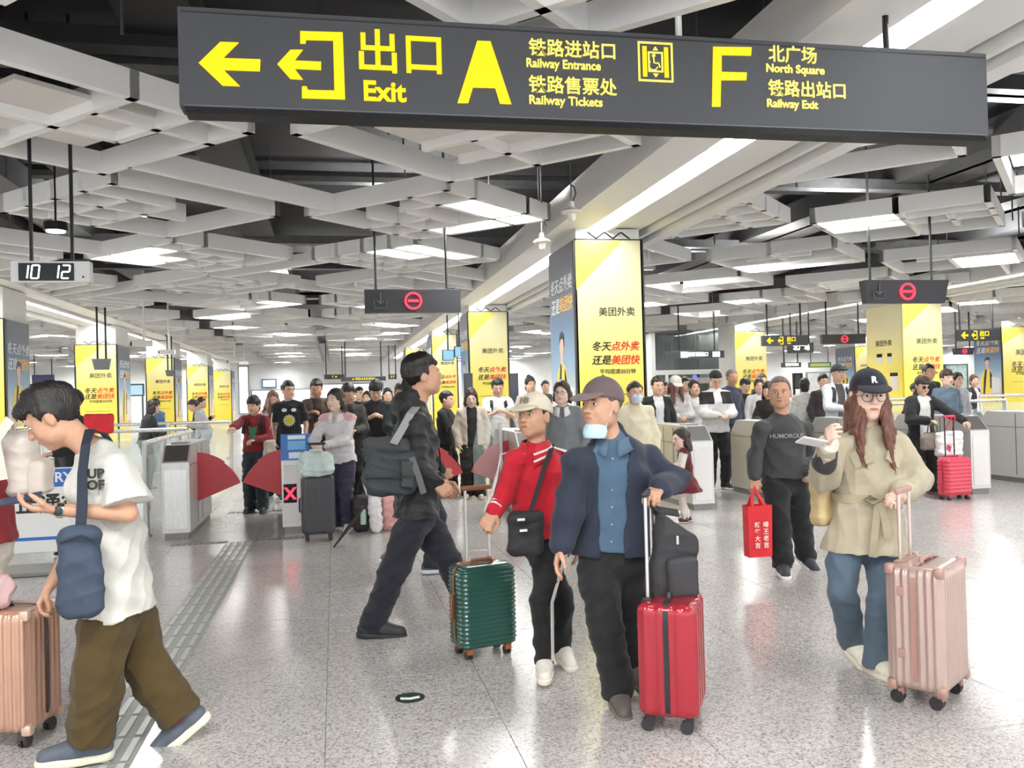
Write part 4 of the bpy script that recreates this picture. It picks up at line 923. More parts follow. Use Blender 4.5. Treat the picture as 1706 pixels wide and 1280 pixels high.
def person(J, label, sk=SK_A, top=None, inner=None, bottom=None, shoes=((40, 40, 44), (230, 230, 228)), hair=('short', HK), q='mid', hs=None, fem=False, extra=None, group=None, skirt=None, eyes=True, lipc=None, curls=(.35, .35), palms=None, expr=None):
    _seed[0] += 1; seed = _seed[0]; s = J['s']; f, r, T = J['f'], J['r'], J['T']; up = np.array([0, 0, 1.]); rb, rc, rh, rs = RES[q]
    base = np.array([J['pel'][0], J['pel'][1], 0]); root = thing('person', label, 'person', tuple(base), group)
    hs = hs if hs else (s * .55 + .45) * (.97 if fem else 1.0); hs *= 1.11; M = head_frame(J); hc = J['head']; sw = .94 if fem else 1.0
    pel, neck = J['pel'], J['neck']; at = lambda t: pel + (neck - pel) * t
    pts = np.array([J[k] for k in ('pel', 'neck', 'head', 'sL', 'sR', 'eL', 'eR', 'wL', 'wR', 'hL', 'hR', 'kL', 'kR', 'aL', 'aR')])
    lo, hi = pts.min(0) - .2, pts.max(0) + .2; lo[2] = -.01
    # ---- body
    B = Sdf(lo, hi, rb)
    B.cone(at(-.08), at(.32), .118 * s, .105 * s, .04, f, .78); B.cone(at(.32), at(.72), .105 * s, .13 * s, .05, f, .72); B.cone(at(.72), at(.9), .13 * s, .08 * s, .04, f, .7)
    for k in 'LR':
        B.cone(at(.9), J['s' + k], .045 * s, .042 * s, .05); B.chain([J['s' + k], J['e' + k], J['w' + k]], [.043 * s, .036 * s, .026 * s], .015)
        B.chain([J['h' + k], J['k' + k], J['a' + k]], [.082 * s, .055 * s, .036 * s], .03)
        _d = nrm(J['t' + k] * np.array([1, 1, 0])); _p = math.radians(J['p' + k]); B.cone(J['a' + k], J['a' + k] - (up * math.cos(_p) + _d * math.sin(_p)) * .045 * s + (_d * math.cos(_p) - up * math.sin(_p)) * .11 * s, .03 * s, .018 * s, .01)
    B.cone(neck - T * .05 * s, hc + M @ np.array([0, -.022, -.06]) * hs, .058 * s * sw, .05 * hs * sw, .025)
    head_sdf(B, hc, M, hs)
    for i, k in enumerate('LR'):
        d = J['w' + k] - J['e' + k]; sg = -1 if k == 'L' else 1
        if palms and palms[i] is not None: N, sd = palms[i]
        elif J['m' + k] in ('hang', 'back', 'fwd'): N, sd = -r * sg, f
        else: N, sd = -up + f * .1, -r * sg
        hand(B, J['w' + k], d, np.asarray(sd, float), np.asarray(N, float), curls[i] if J['m' + k] in ('hang', 'back') or palms else max(curls[i], .8), s)
    sdf_part('body', B, skin(sk), root, base, relax=1)
    # ---- face
    g = lambda *p: hc + M @ (np.array(p) * hs); hm = hairm(hair[1] if hair else HK)
    if eyes:
        for x in (-1, 1):
            if eyes != 'closed':
                e = ell_mesh('eye', g(x * .031, .0805, .006), np.array((.0135, .0095, .0048)) * hs, M, EYEW, root, base); ell_mesh('iris', g(x * .031, .0862, .006), np.array((.0064, .0055, .0052)) * hs, M, EYEB, e, base, (10, 6))
            ell_mesh('eyebrow', g(x * .033, .0905, .0245), np.array((.018, .005, .003)) * hs, M, hm, root, base, (10, 6))
        ell_mesh('lips', g(0, .0905, -.0565), np.array((.021, .0065, .0075)) * hs, M, mat('lip_%d_%d_%d' % (lipc or (186, 112, 100)), lipc or (186, 112, 100), .45), root, base, (12, 6))
    # ---- clothes
    def torso(S, e, t0=-.08, t1=.94, flare=0.0, ne=.0):
        w = .174 if not fem else .172
        S.cone(at(t0), at(.3), (w + flare) * s + e, .138 * s * sw + e * .9, .05, f, .7); S.cone(at(.3), at(.7), .138 * s * sw + e * .9, .15 * s * sw + e * .8, .06, f, .72); S.cone(at(.7), at(t1 - .06), .15 * s * sw + e * .8, .085 * s + e * .3 + ne, .05, f, .72)
        for k in 'LR': S.cone(at(.93), J['s' + k], .05 * s + e * .2, .05 * s + e * .35, .045)
    def sleeves(S, e, L='long', cuff=0.0):
        for k in 'LR':
            S_, E_, W_ = J['s' + k], J['e' + k], J['w' + k]
            if L == 'long': S.chain([S_, E_, E_ + (W_ - E_) * .97], [.049 * s + e * .5, .042 * s + e * .75, .032 * s + e * .6 + cuff], .03)
            elif L == 'short': S.cone(S_, S_ + (E_ - S_) * .8, .05 * s + e * .5, .058 * s + e * 1.1, .03); S.cut_ = True
            elif L == 'mid': S.chain([S_, E_, E_ + (W_ - E_) * .5], [.05 * s + e*.5, .045 * s + e*.8, .043 * s + e*.8], .03)
    def hemcut(S, hem): S.cut(pel - T * hem * s, -T)
    if inner:
        S = Sdf(lo, hi, rc); torso(S, inner.get('e', .0), inner.get('t0', -.12)); hemcut(S, inner.get('hem', .05)); nb = neck + T * .012 * s
        S.cone(neck - T * .06 * s, neck - T * .012 * s, .07 * s, .064 * s, .02); sdf_part(inner.get('name', 'shirt'), S, cloth(inner['c']), root, base, .0015, seed)
    if top:
        e = top.get('e', .02); S = Sdf(lo - e, hi + e, rc); hem = top.get('hem', .06); torso(S, e, -.1 - (hem - .04) * 1.9, flare=top.get('flare', 0)); hemcut(S, hem)
        SL = top.get('sl', 'long')
        if SL: sleeves(S, e, SL, top.get('cuff', 0))
        if SL == 'short':
            for k in 'LR':
                d = nrm(J['e' + k] - J['s' + k]); c = J['s' + k] + (J['e' + k] - J['s' + k]) * .8
                S.fn(lambda X, Y, Z, c=c, d=d: np.maximum(np.sqrt((X - c[0]) ** 2 + (Y - c[1]) ** 2 + (Z - c[2]) ** 2) - .115 * s, -((X - c[0]) * d[0] + (Y - c[1]) * d[1] + (Z - c[2]) * d[2])), sub=True)
        if top.get('collar'): S.cone(neck - T * .03 * s, neck + T * top['collar'] * s + f * .012, .074 * s, .068 * s, .015)
        if top.get('hood'): S.ell(neck - f * .075 * s + T * .0 * s, np.array((.12, .07, .08)) * s, .03, np.stack([r, f, up], 1))
        if top.get('open') is not None:
            w0, w1 = top['open']; p0 = pel
            def wedge(X, Y, Z):
                lat = np.abs((X - p0[0]) * r[0] + (Y - p0[1]) * r[1] + (Z - p0[2]) * 0 - ((neck - pel) @ r) * (Z - p0[2]) / (neck - pel)[2]); fw = (X - p0[0]) * f[0] + (Y - p0[1]) * f[1] - ((neck - pel) @ f) * (Z - p0[2]) / (neck - pel)[2]
                w = w0 + (w1 - w0) * np.clip((Z - p0[2] + .1) / (neck[2] - p0[2] + .1), 0, 1); return np.maximum(lat - w, .03 - fw)
            S.fn(wedge, sub=True, k=.01)
            # keep sleeves whole where the gap is cut
            if SL: sleeves(S, e, SL, top.get('cuff', 0))
        mats = [cloth(top['c'], r=top.get('rough', .85))] + [cloth(c) for c in top.get('c2', ())]
        zf = top.get('zone'); z2 = None
        if zf:
            def z2(P):
                L_ = (P - pel); lat = L_ @ r; fw = L_ @ f; hgt = (L_ @ T) / np.linalg.norm(neck - pel); arm = np.zeros(len(P))
                for k in 'LR':
                    a_, b_ = J['s' + k], J['w' + k]
                    for a_, b_ in ((J['s' + k], J['e' + k]), (J['e' + k], J['w' + k])):
                        d = b_ - a_; t_ = np.clip(((P - a_) @ d) / (d @ d), 0, 1); dd = np.linalg.norm(P - a_ - t_[:, None] * d, axis=1); arm = np.maximum(arm, ((dd < .06 * s + e * .8) & (t_ > .12)))
                return zf(lat / s, fw / s, hgt, arm > 0, P)
        sdf_part(top.get('name', 'jacket'), S, mats, root, base, top.get('fold', .0075), seed + 50, zone=z2)
    if bottom:
        e = bottom.get('e', .014); S = Sdf(lo - e, hi + e, rc); wide = bottom.get('wide', .0); waist = bottom.get('waist', .2)
        S.cone(at(-.1), at(waist), .128 * s + e * .6, .108 * s + e * .4, .04, f, .8)
        for k in 'LR':
            h_, k_, a_ = J['h' + k], J['k' + k], J['a' + k]; end = a_ + (a_ - k_) * bottom.get('len', .1)
            m_ = h_ + (k_ - h_) * .5; S.chain([h_, m_], [.083 * s + e * .6, .078 * s + e + wide * .3], .025); S.chain([m_, k_, end], [.078 * s + e + wide * .3, .059 * s + e + wide * .7, .046 * s + e + wide], .009)
            S.cut(end, end - k_) if False else None
            d = nrm(end - k_); S.fn(lambda X, Y, Z, c=end, d=d: np.maximum(np.sqrt((X - c[0]) ** 2 + (Y - c[1]) ** 2 + (Z - c[2]) ** 2) - .13 * s, -((X - c[0]) * d[0] + (Y - c[1]) * d[1] + (Z - c[2]) * d[2])), sub=True)
        hm_ = (inner or {}).get('hem', .05) if (top and top.get('open') is not None and inner) else (top or {}).get('hem', .06)
        S.cut(pel - T * (hm_ - .035) * s if top else at(waist), T)
        sdf_part(bottom.get('name', 'trousers'), S, cloth(bottom['c']), root, base, bottom.get('fold', .0085), seed + 90)
    if skirt:
        S = Sdf(lo - .15, hi + .15, rc); S.cone(at(.25), pel - up * skirt['len'] * s, .11 * s, skirt['r'] * s, .02, f, .9); S.cut(pel - up * skirt['len'] * s, -up); S.cut(at(.3), T)
        sdf_part('skirt', S, cloth(skirt['c']), root, base, .01, seed + 33)
    # ---- shoes
    if shoes:
        for k in 'LR':
            d = np.array(J['t' + k], float); d[2] = 0; d = nrm(d); sd = np.array([d[1], -d[0], 0]); p = math.radians(J['p' + k]); dd = d * math.cos(p) - up * math.sin(p); uu = up * math.cos(p) + d * math.sin(p); MM = np.stack([sd, dd, uu], 1); u = s * shoes[2] if len(shoes) > 2 else s
            o = J['a' + k] - uu * .085 * s
            S = Sdf((-.07 * u, -.1 * u, -.0), (.07 * u, .2 * u, .13 * u), rs); S.chain([(0, -.045 * u, .05 * u), (0, .05 * u, .052 * u), (0, .15 * u, .04 * u)], [.041 * u, .043 * u, .035 * u], .03); S.cone((0, -.02 * u, .05 * u), (0, -.022 * u, .1 * u), .042 * u, .042 * u, .02); S.cut((0, 0, .018 * u), (0, 0, -1))
            sh = sdf_part('shoe', S, mat('shoe_%d_%d_%d' % shoes[0], shoes[0], .6, noise=.1, nscale=30), root, base, xf=lambda V, o=o, MM=MM: o + V @ MM.T)
            S = Sdf((-.07 * u, -.11 * u, -.01), (.07 * u, .21 * u, .05 * u), min(rs, .009)); S.chain([(0, -.045 * u, .02 * u), (0, .05 * u, .02 * u), (0, .152 * u, .022 * u)], [.045 * u, .047 * u, .04 * u], .02); S.cut((0, 0, .034 * u), (0, 0, 1)); S.cut((0, 0, .001), (0, 0, -1))
            sdf_part('sole', S, mat('sole_%d_%d_%d' % shoes[1], shoes[1], .6), sh, base, xf=lambda V, o=o, MM=MM: o + V @ MM.T)
            if q == 'hi':
                b = MB()
                for z in range(4):
                    y = (.045 + .022 * z) * u; zz = (.098 - .0085 * z) * u; b.tube([(-.022 * u, y, zz - .004), (0, y + .004, zz + .002), (.022 * u, y, zz - .004)], .0028, 6)
                b.v = [tuple(o + MM @ np.array(v) - base) for v in b.v]; b.build('laces', mat('lace_%d' % sum(shoes[1]), (30, 30, 34) if sum(shoes[0]) < 620 else (210, 205, 195), .8), sh)
    # ---- hair
    def hgrid(lo_, hi_): return Sdf(np.array(lo_) * hs, np.array(hi_) * hs, rh)
    toW = lambda V: hc + V @ M.T
    if hair:
        st = hair[0]; o = hair[2] if len(hair) > 2 else {}
        S = hgrid((-.11, -.15, -.16), (.11, .13, .18)); t_ = o.get('t', .002 if st in ('buzz', 'cap') else .014); G = np.array
        S.ell(G((0, -.014, .036 + t_ * .4)) * hs, G((.0815 + t_ * .5, .1025 + t_ * .5, .0915 + t_)) * hs, .0)
        zf0, sl = o.get('line', .066 if not o.get('fringe') else .05), o.get('slope', .80)
        if st in ('short', 'buzz', 'cap'):
            wob = (0 if st == 'buzz' else 1) * (1.6 if o.get('fringe') else 1)
            S.fn(lambda X, Y, Z: np.minimum(zf0 * hs + .1 * (Y - .085 * hs) - Z + wob * (.006 * np.sin(X * 95 + seed) + .005 * np.sin(X * 230 + seed * 2)), np.maximum(Y - (.026 * hs + .2 * Z), (-.02 * hs + .62 * Y) - Z)) * .8, inter=True, k=.006)
            for x in (-1, 1): S.ell(G((x * .08, .0, -.02)) * hs, G((.02, .026, .035)) * hs, .004, sub=True)
        else:
            # long hair: full back, face opening left free
            S.ell(G((0, -.035, -.03)) * hs, G((.078, .078, .09)) * hs, .02)
            S.ell(G((0, .09, -.025)) * hs, G((.072, .092, .1 + o.get('fr', 0))) * hs, .01, sub=True); S.cone(G((0, .12, .03)) * hs, G((0, .085, .085)) * hs, .03, .012, .01, sub=True)
        if o.get('fringe'): S.ell(G((0, .062, .058)) * hs, G((.062, .036, .03)) * hs, .015)
        if o.get('quiff'): S.ell(G((0, .07, .085)) * hs, G((.06, .045, .035)) * hs, .02)
        if o.get('bun'): S.ell(G((0, -.06, .135)) * hs, G((.038, .038, .036)) * hs, .01)
        if o.get('tail'): S.chain([G((0, -.1, .02)) * hs, G((0, -.135, -.03)) * hs, G((0, -.12, -.15)) * hs], [.024, .03, .012], .02)
        am = .3 if st in ('buzz', 'cap') else 1.0; strand = lambda V: am * (.0045 * waves(V, seed + 3, 28, 70, 5)) + am * .003 * np.sin(np.arctan2(V[:, 0], V[:, 1] + .02) * 46 + 14 * np.sin(V[:, 2] * 23)) + .002 * waves(V, seed, 60, 150, 4)
        ho = sdf_part('hair', S, hm, root, base, 0, seed, xf=toW, disp=strand, relax=1)
        if st == 'long':
            L = o.get('L', .3); fs = o.get('front', 0); P = []
            rng = np.random.RandomState(seed); top_ = hc + M @ G((0, -.02, .0)) * hs
            S = Sdf(hc + G((-.3, -.3, -L - .2)), hc + G((.3, .3, .1)), rc)
            rr, ff = M[:, 0] * 1.0, nrm(M[:, 1] * G((1, 1, 0)))
            for a in np.linspace(-2.5 if fs else -1.75, 2.5 if fs else 1.75, o.get('n', 21)):
                sx, cy = math.sin(a), -math.cos(a)
                p0 = hc + M @ (G((.068 * sx, .07 * cy - .02, .03)) * hs); pts_ = [p0]
                ln = L * rng.uniform(.85, 1.1); ph = rng.uniform(0, 6); frontal = cy > .1
                if frontal and not fs: ln *= .6
                for j in range(1, 6):
                    t = j / 5; out = (.02 + .045 * t) * (1.25 if frontal else 1) if fs else (.008 + .022 * t)
                    p = p0 - up * ln * t + (rr * sx + ff * cy) * out * (1 if not frontal else .35) + (rr * math.sin(ph + t * 7) + ff * math.cos(ph + t * 5)) * .012 * t * o.get('wave', 1)
                    if frontal and fs: p = p + ff * .06 * t
                    pts_.append(p)
                S.chain(pts_, [.02, .021, .02, .018, .014, .006], .014)
            sdf_part('hair_lengths', S, hm, ho or root, base, .003, seed + 7, disp=lambda V: .0028 * np.sin((V @ rr) * 300 + 6 * np.sin(V[:, 2] * 18)) + .003 * waves(V, seed, 30, 90, 4))
    if extra: extra(root, base, g, M, hs, J, at)
    return root
def cap(root, base, g, M, hs, rgb, brim=None, q='mid', pitch=-8, mark=None):
    G = np.array; rh = RES[q][2]; hc = g(0, 0, 0); toW = lambda V: hc + V @ M.T
    S = Sdf(G((-.11, -.14, -.0)) * hs, G((.11, .13, .16)) * hs, rh); S.ell(G((0, -.012, .034)) * hs, G((.089, .109, .102)) * hs, 0); S.cut(G((0, 0, .028)) * hs, G((0, .16, -1)))
    c = sdf_part('cap', S, cloth(rgb), root, base, .0012, 3, xf=toW)
    S = Sdf(G((-.1, .05, -.03)) * hs, G((.1, .21, .09)) * hs, rh * .8); p = math.radians(pitch); MM = np.stack([G((1, 0, 0)), G((0, math.cos(p), math.sin(p))), G((0, -math.sin(p), math.cos(p)))], 1)
    S.ell(G((0, .1, .043)) * hs, G((.078, .085, .011)) * hs, 0, MM); S.ell(G((0, .06, .02)) * hs, G((.07, .045, .035)) * hs, .01, sub=True)
    S.fn(lambda X, Y, Z: .05 * hs - Y, inter=True)
    sdf_part('brim', S, cloth(brim or rgb), c, base, xf=toW)
    ell_mesh('cap_button', g(0, -.012, .1365), G((.008, .008, .005)) * hs, M, cloth(rgb), c, base, (8, 6))
    if mark:
        me = text_mesh(mark[0], .042 * hs, bold=.002, ext=.0015).copy(); P = np.array([v.co for v in me.vertices])
        y0 = .098; W = np.stack([P[:, 0], y0 * hs - (P[:, 0] ** 2) * 5 - P[:, 1] * .25 + P[:, 2], P[:, 1] + .082 * hs], 1)
        W[:, 0] *= -1
        W = hc + W @ M.T - base; me.vertices.foreach_set('co', W.astype(np.float32).ravel()); me.update(); link('cap_mark', me, mat('mark_%d' % sum(mark[1]), mark[1], .6), c)
    return c
def glasses(root, base, g, M, hs, rgb=(40, 34, 30), dark=False, r=.021):
    b = MB(); hc = g(0, 0, 0)
    for x in (-1, 1):
        b.tube([(x * .033 + r * 1.05 * math.cos(a), .103, .003 + r * math.sin(a)) for a in np.linspace(0, 2 * math.pi, 17)], .0018 if not dark else .003, 6); b.tube([(x * .055, .1, .008), (x * .074, .06, .008), (x * .08, .0, .006)], .0018, 6)
    b.tube([(-.013, .105, .006), (0, .108, .009), (.013, .105, .006)], .0018, 6)
    b.v = [tuple(hc + M @ (np.array(v) * hs) - base) for v in b.v]; o = b.build('glasses', mat('frame_%d' % sum(rgb), rgb, .3), root, smooth=True)
    if dark:
        for x in (-1, 1): ell_mesh('lens', g(x * .033, .1, .003), np.array((r * 1.05, .005, r)) * hs, M, mat('dark_lens', (14, 13, 14), .1), o, base)
def mask(root, base, g, M, hs, low=False, rgb=(186, 218, 232)):
    G = np.array; S = Sdf(G((-.08, -.02, -.15)) * hs, G((.08, .15, .03)) * hs, .007); dz = -.075 if low else 0
    S.ell(G((0, .03 if not low else .016, -.05 + dz)) * hs, G((.067 if not low else .064, .088, .068)) * hs, 0); S.ell(G((0, .018, -.05 + dz)) * hs, G((.064, .085, .075)) * hs, .0, sub=True) if False else None
    S.cut(G((0, 0, -.012 + dz)) * hs, G((0, -.1, 1))); S.cut(G((0, 0, (-.105 if not low else -.15))) * hs, G((0, 0, -1))); S.cut(G((0, .028 if not low else .0, 0)) * hs, G((0, -1, -.25)))
    hc = g(0, 0, 0); m = sdf_part('face_mask', S, mat('mask_%d' % sum(rgb), rgb, .8, bump=.3, bscale=300), root, base, .001, 5, xf=lambda V: hc + V @ M.T, disp=lambda V: .0015 * np.sin(V[:, 2] * 420))
    b = MB()
    for x in (-1, 1): b.tube([hc + M @ (G((x * .06, .045, -.03 + dz)) * hs) - base, hc + M @ (G((x * .077, .01, -.01)) * hs) - base, hc + M @ (G((x * .082, -.02, .012)) * hs) - base], .0016, 6)
    b.build('ear_loop', mat('loop_white', (235, 238, 240), .8), m)
# ------------------------------------------------------------------ the people
def chest_text(root, base, J, txt, size, t, m, D=.135, W=.2, bold=.001, dx=0.0, off=.0):
    me = text_mesh(txt, size, bold=bold, ext=.002).copy(); P = np.array([v.co for v in me.vertices]); s = J['s']
    lat = -(P[:, 0]) + dx; fw = D * s * np.sqrt(np.maximum(1 - (lat / (W * s)) ** 2, .1)) + off + P[:, 2]; c = J['pel'] + (J['neck'] - J['pel']) * t
    V = c + np.outer(lat, J['r']) + np.outer(fw, J['f']) + np.outer(P[:, 1], J['T']) - base
    me.vertices.foreach_set('co', V.astype(np.float32).ravel()); me.update(); me.materials.clear(); link('print', me, m, root)
def chest_blob(root, base, J, name, m, pts, t, D=.135, W=.2, off=.003):
    """flat print on the chest; pts (lateral to the viewer's right, up)"""
    s = J['s']; c = J['pel'] + (J['neck'] - J['pel']) * t; V = []
    for o in (off, off + .003):
        for x, z in pts:
            lat = -x; fw = D * s * math.sqrt(max(1 - (lat / (W * s)) ** 2, .1)) + o; V.append(c + J['r'] * lat + J['f'] * fw + J['T'] * z - base)
    n = len(pts); MB().add(V, [tuple(range(n)), tuple(range(2 * n - 1, n - 1, -1))] + [(i, n + i, n + (i + 1) % n, (i + 1) % n) for i in range(n)]).build(name, m, root)
def oval(cx, cz, rx, rz, n=16): return [(cx + rx * math.cos(2 * math.pi * i / n), cz + rz * math.sin(2 * math.pi * i / n)) for i in range(n)]
def collar(root, base, J, rgb, w=.05, stripes=None, up_=.0):
    """two shirt collar leaves folded round the neck"""
    s = J['s']; c = J['neck'] + J['T'] * (.004 + up_) * s; f, r, T = J['f'], J['r'], J['T']; n = 11
    for sg in (-1, 1):
        b = MB()
        for i in range(n):
            t = i / (n - 1); a = math.pi * (1 - t * .93); d = nrm(r * sg * math.sin(a) + f * math.cos(a)); drop = w * (.6 + .9 * t ** 1.5)
            p = c + d * .063 * s + f * .018 * t * s - T * .03 * t ** 2 * s + r * sg * .006
            for o, h in ((.006, .022), (.016, .018), (.026 + .008 * t, -drop * .4), (.034 + .016 * t, -drop)): b.v.append(tuple(p + d * o * s + f * (.02 * t * (o > .02)) * s + T * h * s - base))
        for i in range(n - 1):
            for k in range(3): b.f.append((i * 4 + k, i * 4 + k + 1, (i + 1) * 4 + k + 1, (i + 1) * 4 + k)); b.mi.append(0)
        me = b.mesh('collar', True); o = link('collar', me, cloth(rgb), root); m = o.modifiers.new('thick', 'SOLIDIFY'); m.thickness = .005
        if stripes:
            V = [np.array(v) for v in b.v]
            for q in (.45, .78):
                pts = []
                for i in range(n):
                    x = q * 2; k = int(x); k = min(k, 1); y = x - k; pts.append(V[i * 4 + 1 + k] * (1 - y) + V[i * 4 + 2 + k] * y)
                MB().ribbon([p + base * 0 for p in pts], [nrm(p - (c - base)) + T * .4 for p in pts], .011, .008).build('collar_stripe', cloth(stripes), o)
def strip(root, base, pts, nrms, w, m, name, t=.004, parent=None): return MB().ribbon([np.asarray(p) - base for p in pts], nrms, w, t).build(name, m, parent or root, smooth=True)

# ---- man in white T-shirt
J = pxpose(4.2, -90, 1.72, dict(pel=(197, 985, 0), neck=(158, 738, 0), head=(88, 697, 0), sL=(198, 782, -.15), eL=(214, 856, -.2), wL=(97, 850, -.26), sR=(172, 782, .15), eR=(135, 880, .14), wR=(86, 972, .1), kL=(166, 1112, -.1), aL=(149, 1236, -.06), kR=(232, 1092, .1), aR=(304, 1196, .1)),
           head=(0, -32), feet={'L': (np.array([-1, -.15, 0]), 0), 'R': (np.array([-1, -.1, 0]), 36)}, grips='LR')
def ex(root, base, g, M, hs, J, at):
    w = J['wL']; d = nrm(J['wL'] - J['eL']); MB().cyl(w - d * .02 - base, w + d * .005 - base, .033, n=20).build('watch_band', CHROME, root, smooth=True)
    ell_mesh('watch_face', w - d * .008 + np.array([0, -.034, .0]), np.array((.02, .006, .02)), np.eye(3), mat('watch_dark', (40, 44, 50), .2), root, base)
    c = J['pel'] + (J['neck'] - J['pel']) * .62
    for k, s_ in enumerate(('UP', 'OF')):
        me = text_mesh(s_, .055, bold=.002, ext=.003).copy(); me.materials.clear(); o = link('print', me, mat('print_black', (34, 34, 36), .6), root); o.location = (np.array(wp(159, 790 + k * 19, 3.975)) - base); o.rotation_euler = (math.pi / 2, 0, 0)
    sk_ = mat('sock_red', (150, 50, 70), .8)
    for k in 'LR': a = J['a' + k]; MB().cyl(a - base + np.array([0, 0, -.02]), a - base + np.array([.005, 0, .09]), .046, n=14).build('sock', sk_, root, smooth=True)
person(J, 'man in a loose white T-shirt and olive trousers looking at his phone', SK_B, top=dict(c=(216, 215, 208), sl='short', e=.045, hem=.1, name='t_shirt', fold=.009), bottom=dict(c=(94, 74, 26), e=.034, wide=.022, fold=.008, len=-.02), shoes=((84, 92, 102), (226, 224, 200), 1.12), hair=('short', HK, dict(t=.02, quiff=1, line=.06, slope=.72)), q='hi', extra=ex, curls=(.55, .8), palms=[(np.array([0, .25, 1.]), np.array([0, -1., .2])), (np.array([0, 0, -1.]), np.array([0, -1., 0]))])

# ---- man in black jacket striding right
J = pxpose(5.85, 84, 1.84, dict(pel=(694, 842, 0), neck=(690, 676, 0), head=(705, 627, 0), sR=(694, 708, -.17), eR=(692, 778, -.2), wR=(724, 803, -.22), sL=(706, 708, .17), eL=(700, 780, .2), wL=(735, 806, .25), kR=(658, 945, -.09), aR=(622, 1040, -.05), kL=(742, 925, .1), aL=(786, 1015, .1)),
           head=(4, 8), feet={'R': (np.array([1, -.1, 0]), 6), 'L': (np.array([1, -.1, 0]), -12)})
def ex(root, base, g, M, hs, J, at):
    MB().tube([at(.05) + J['f'] * .17 - base, at(.5) + J['f'] * .168 - base, at(.9) + J['f'] * .11 - base], .006, 6).build('zip', BLACKM, root)
person(J, 'tall man in a black padded jacket striding right with a grey bag', SK_B, top=dict(c=(28, 30, 32), e=.042, hem=.07, collar=.05, hood=1, fold=.011, rough=.6, name='jacket'), bottom=dict(c=(34, 36, 50), e=.022, wide=.018), shoes=((44, 46, 50), (36, 36, 38), 1.1), hair=('short', HK, dict(t=.016, line=.06)), q='hi', extra=ex, curls=(.9, 1.0))

# ---- companion behind him
_p = wp(690, 800, 7.75); J = pose(_p[0], 7.75, 1.74, 84, 'walk', arms=('back', 'fwd'), stride=.16)
person(J, 'person in dark clothes walking right, mostly hidden behind the black jacket', SK_B, top=dict(c=(44, 48, 52), e=.035, hem=.08), bottom=dict(c=(46, 52, 66), e=.02, wide=.012), shoes=((92, 100, 112), (232, 232, 232), 1.1), hair=('short', HK, dict(t=.018)), q='mid')

# ---- woman in red track jacket
J = pxpose(4.8, 212, 1.6, dict(pel=(902, 886, 0), neck=(893, 744, 0), head=(890, 694, -.02), sR=(856, 769, -.06), eR=(842, 822, -.02), wR=(823, 852, -.1), sL=(938, 766, .06), eL=(958, 830, .1), wL=(962, 895, .1), kL=(902, 1000, -.13), aL=(907, 1098, -.1), kR=(936, 990, .12), aR=(936, 1076, .12)),
           head=(16, 4), feet={'L': (np.array([-.25, -1, 0]), 4), 'R': (np.array([.1, -1, 0]), 10)}, grips='R')
def ex(root, base, g, M, hs, J, at):
    cap(root, base, g, M, hs, (222, 212, 190), q='hi', pitch=-14, mark=('H8', (120, 110, 90)))
    collar(root, base, J, (200, 28, 50), .07, stripes=(236, 226, 222), up_=.022)
    W = cloth((234, 228, 224)); f, r = J['f'], J['r']
    for k, sg in (('L', -1), ('R', 1)):
        S_, E_, W_ = J['s' + k], J['e' + k], J['w' + k]
        for o in (-.014, .014):
            ov = nrm(r * sg + f * .75); of_ = nrm(f - r * sg * .75); out = nrm(r * sg + f * .3 + np.array([0, 0, .35])); pts = [J['neck'] + r * sg * .085 + np.array([0, 0, .0]) + f * o, S_ + out * .074 + f * o + np.array([0, 0, .012]), (S_ + E_) / 2 + ov * .078 + of_ * o, E_ + ov * .078 + of_ * o, (E_ + W_) / 2 + ov * .072 + of_ * o, W_ + ov * .056 + of_ * o]
            strip(root, base, pts, [np.array([0, 0, 1.]), out] + [ov] * 4, .016, W, 'sleeve_stripe')
        for o in (.02, .045): d = nrm(W_ - E_); MB().cyl(W_ - d * o - base, W_ - d * (o + .012) - base, .0475, n=20).build('cuff_stripe', W, root, smooth=True)
    for k, sg in (('L', -1),):
        h_, k_, a_ = J['h' + k], J['k' + k], J['a' + k]; o = nrm(r * sg + f * .4)
        strip(root, base, [h_ + o * .1, h_ * .5 + k_ * .5 + o * .096, k_ + o * .077, k_ * .5 + a_ * .5 + o * .068, a_ + o * .06], [o] * 5, .022, W, 'leg_stripe')
    ell_mesh('earlobe', g(.077, -.005, -.03), np.array((.006, .008, .01)), M, skin(SK_B), root, base, (8, 6))
person(J, 'woman in a red track jacket with striped collar and beige cap', SK_B, top=dict(c=(204, 18, 44), e=.026, hem=.03, fold=.005, cuff=.006), bottom=dict(c=(24, 24, 28), e=.012, wide=.004), shoes=((226, 222, 212), (236, 230, 214), 1.06), hair=('cap', HK, dict(slope=.95)), q='hi', fem=True, extra=ex, curls=(.35, .95), lipc=(180, 100, 92), palms=[None, (np.array([.1, .1, -1.]), np.array([1., -.2, 0]))])

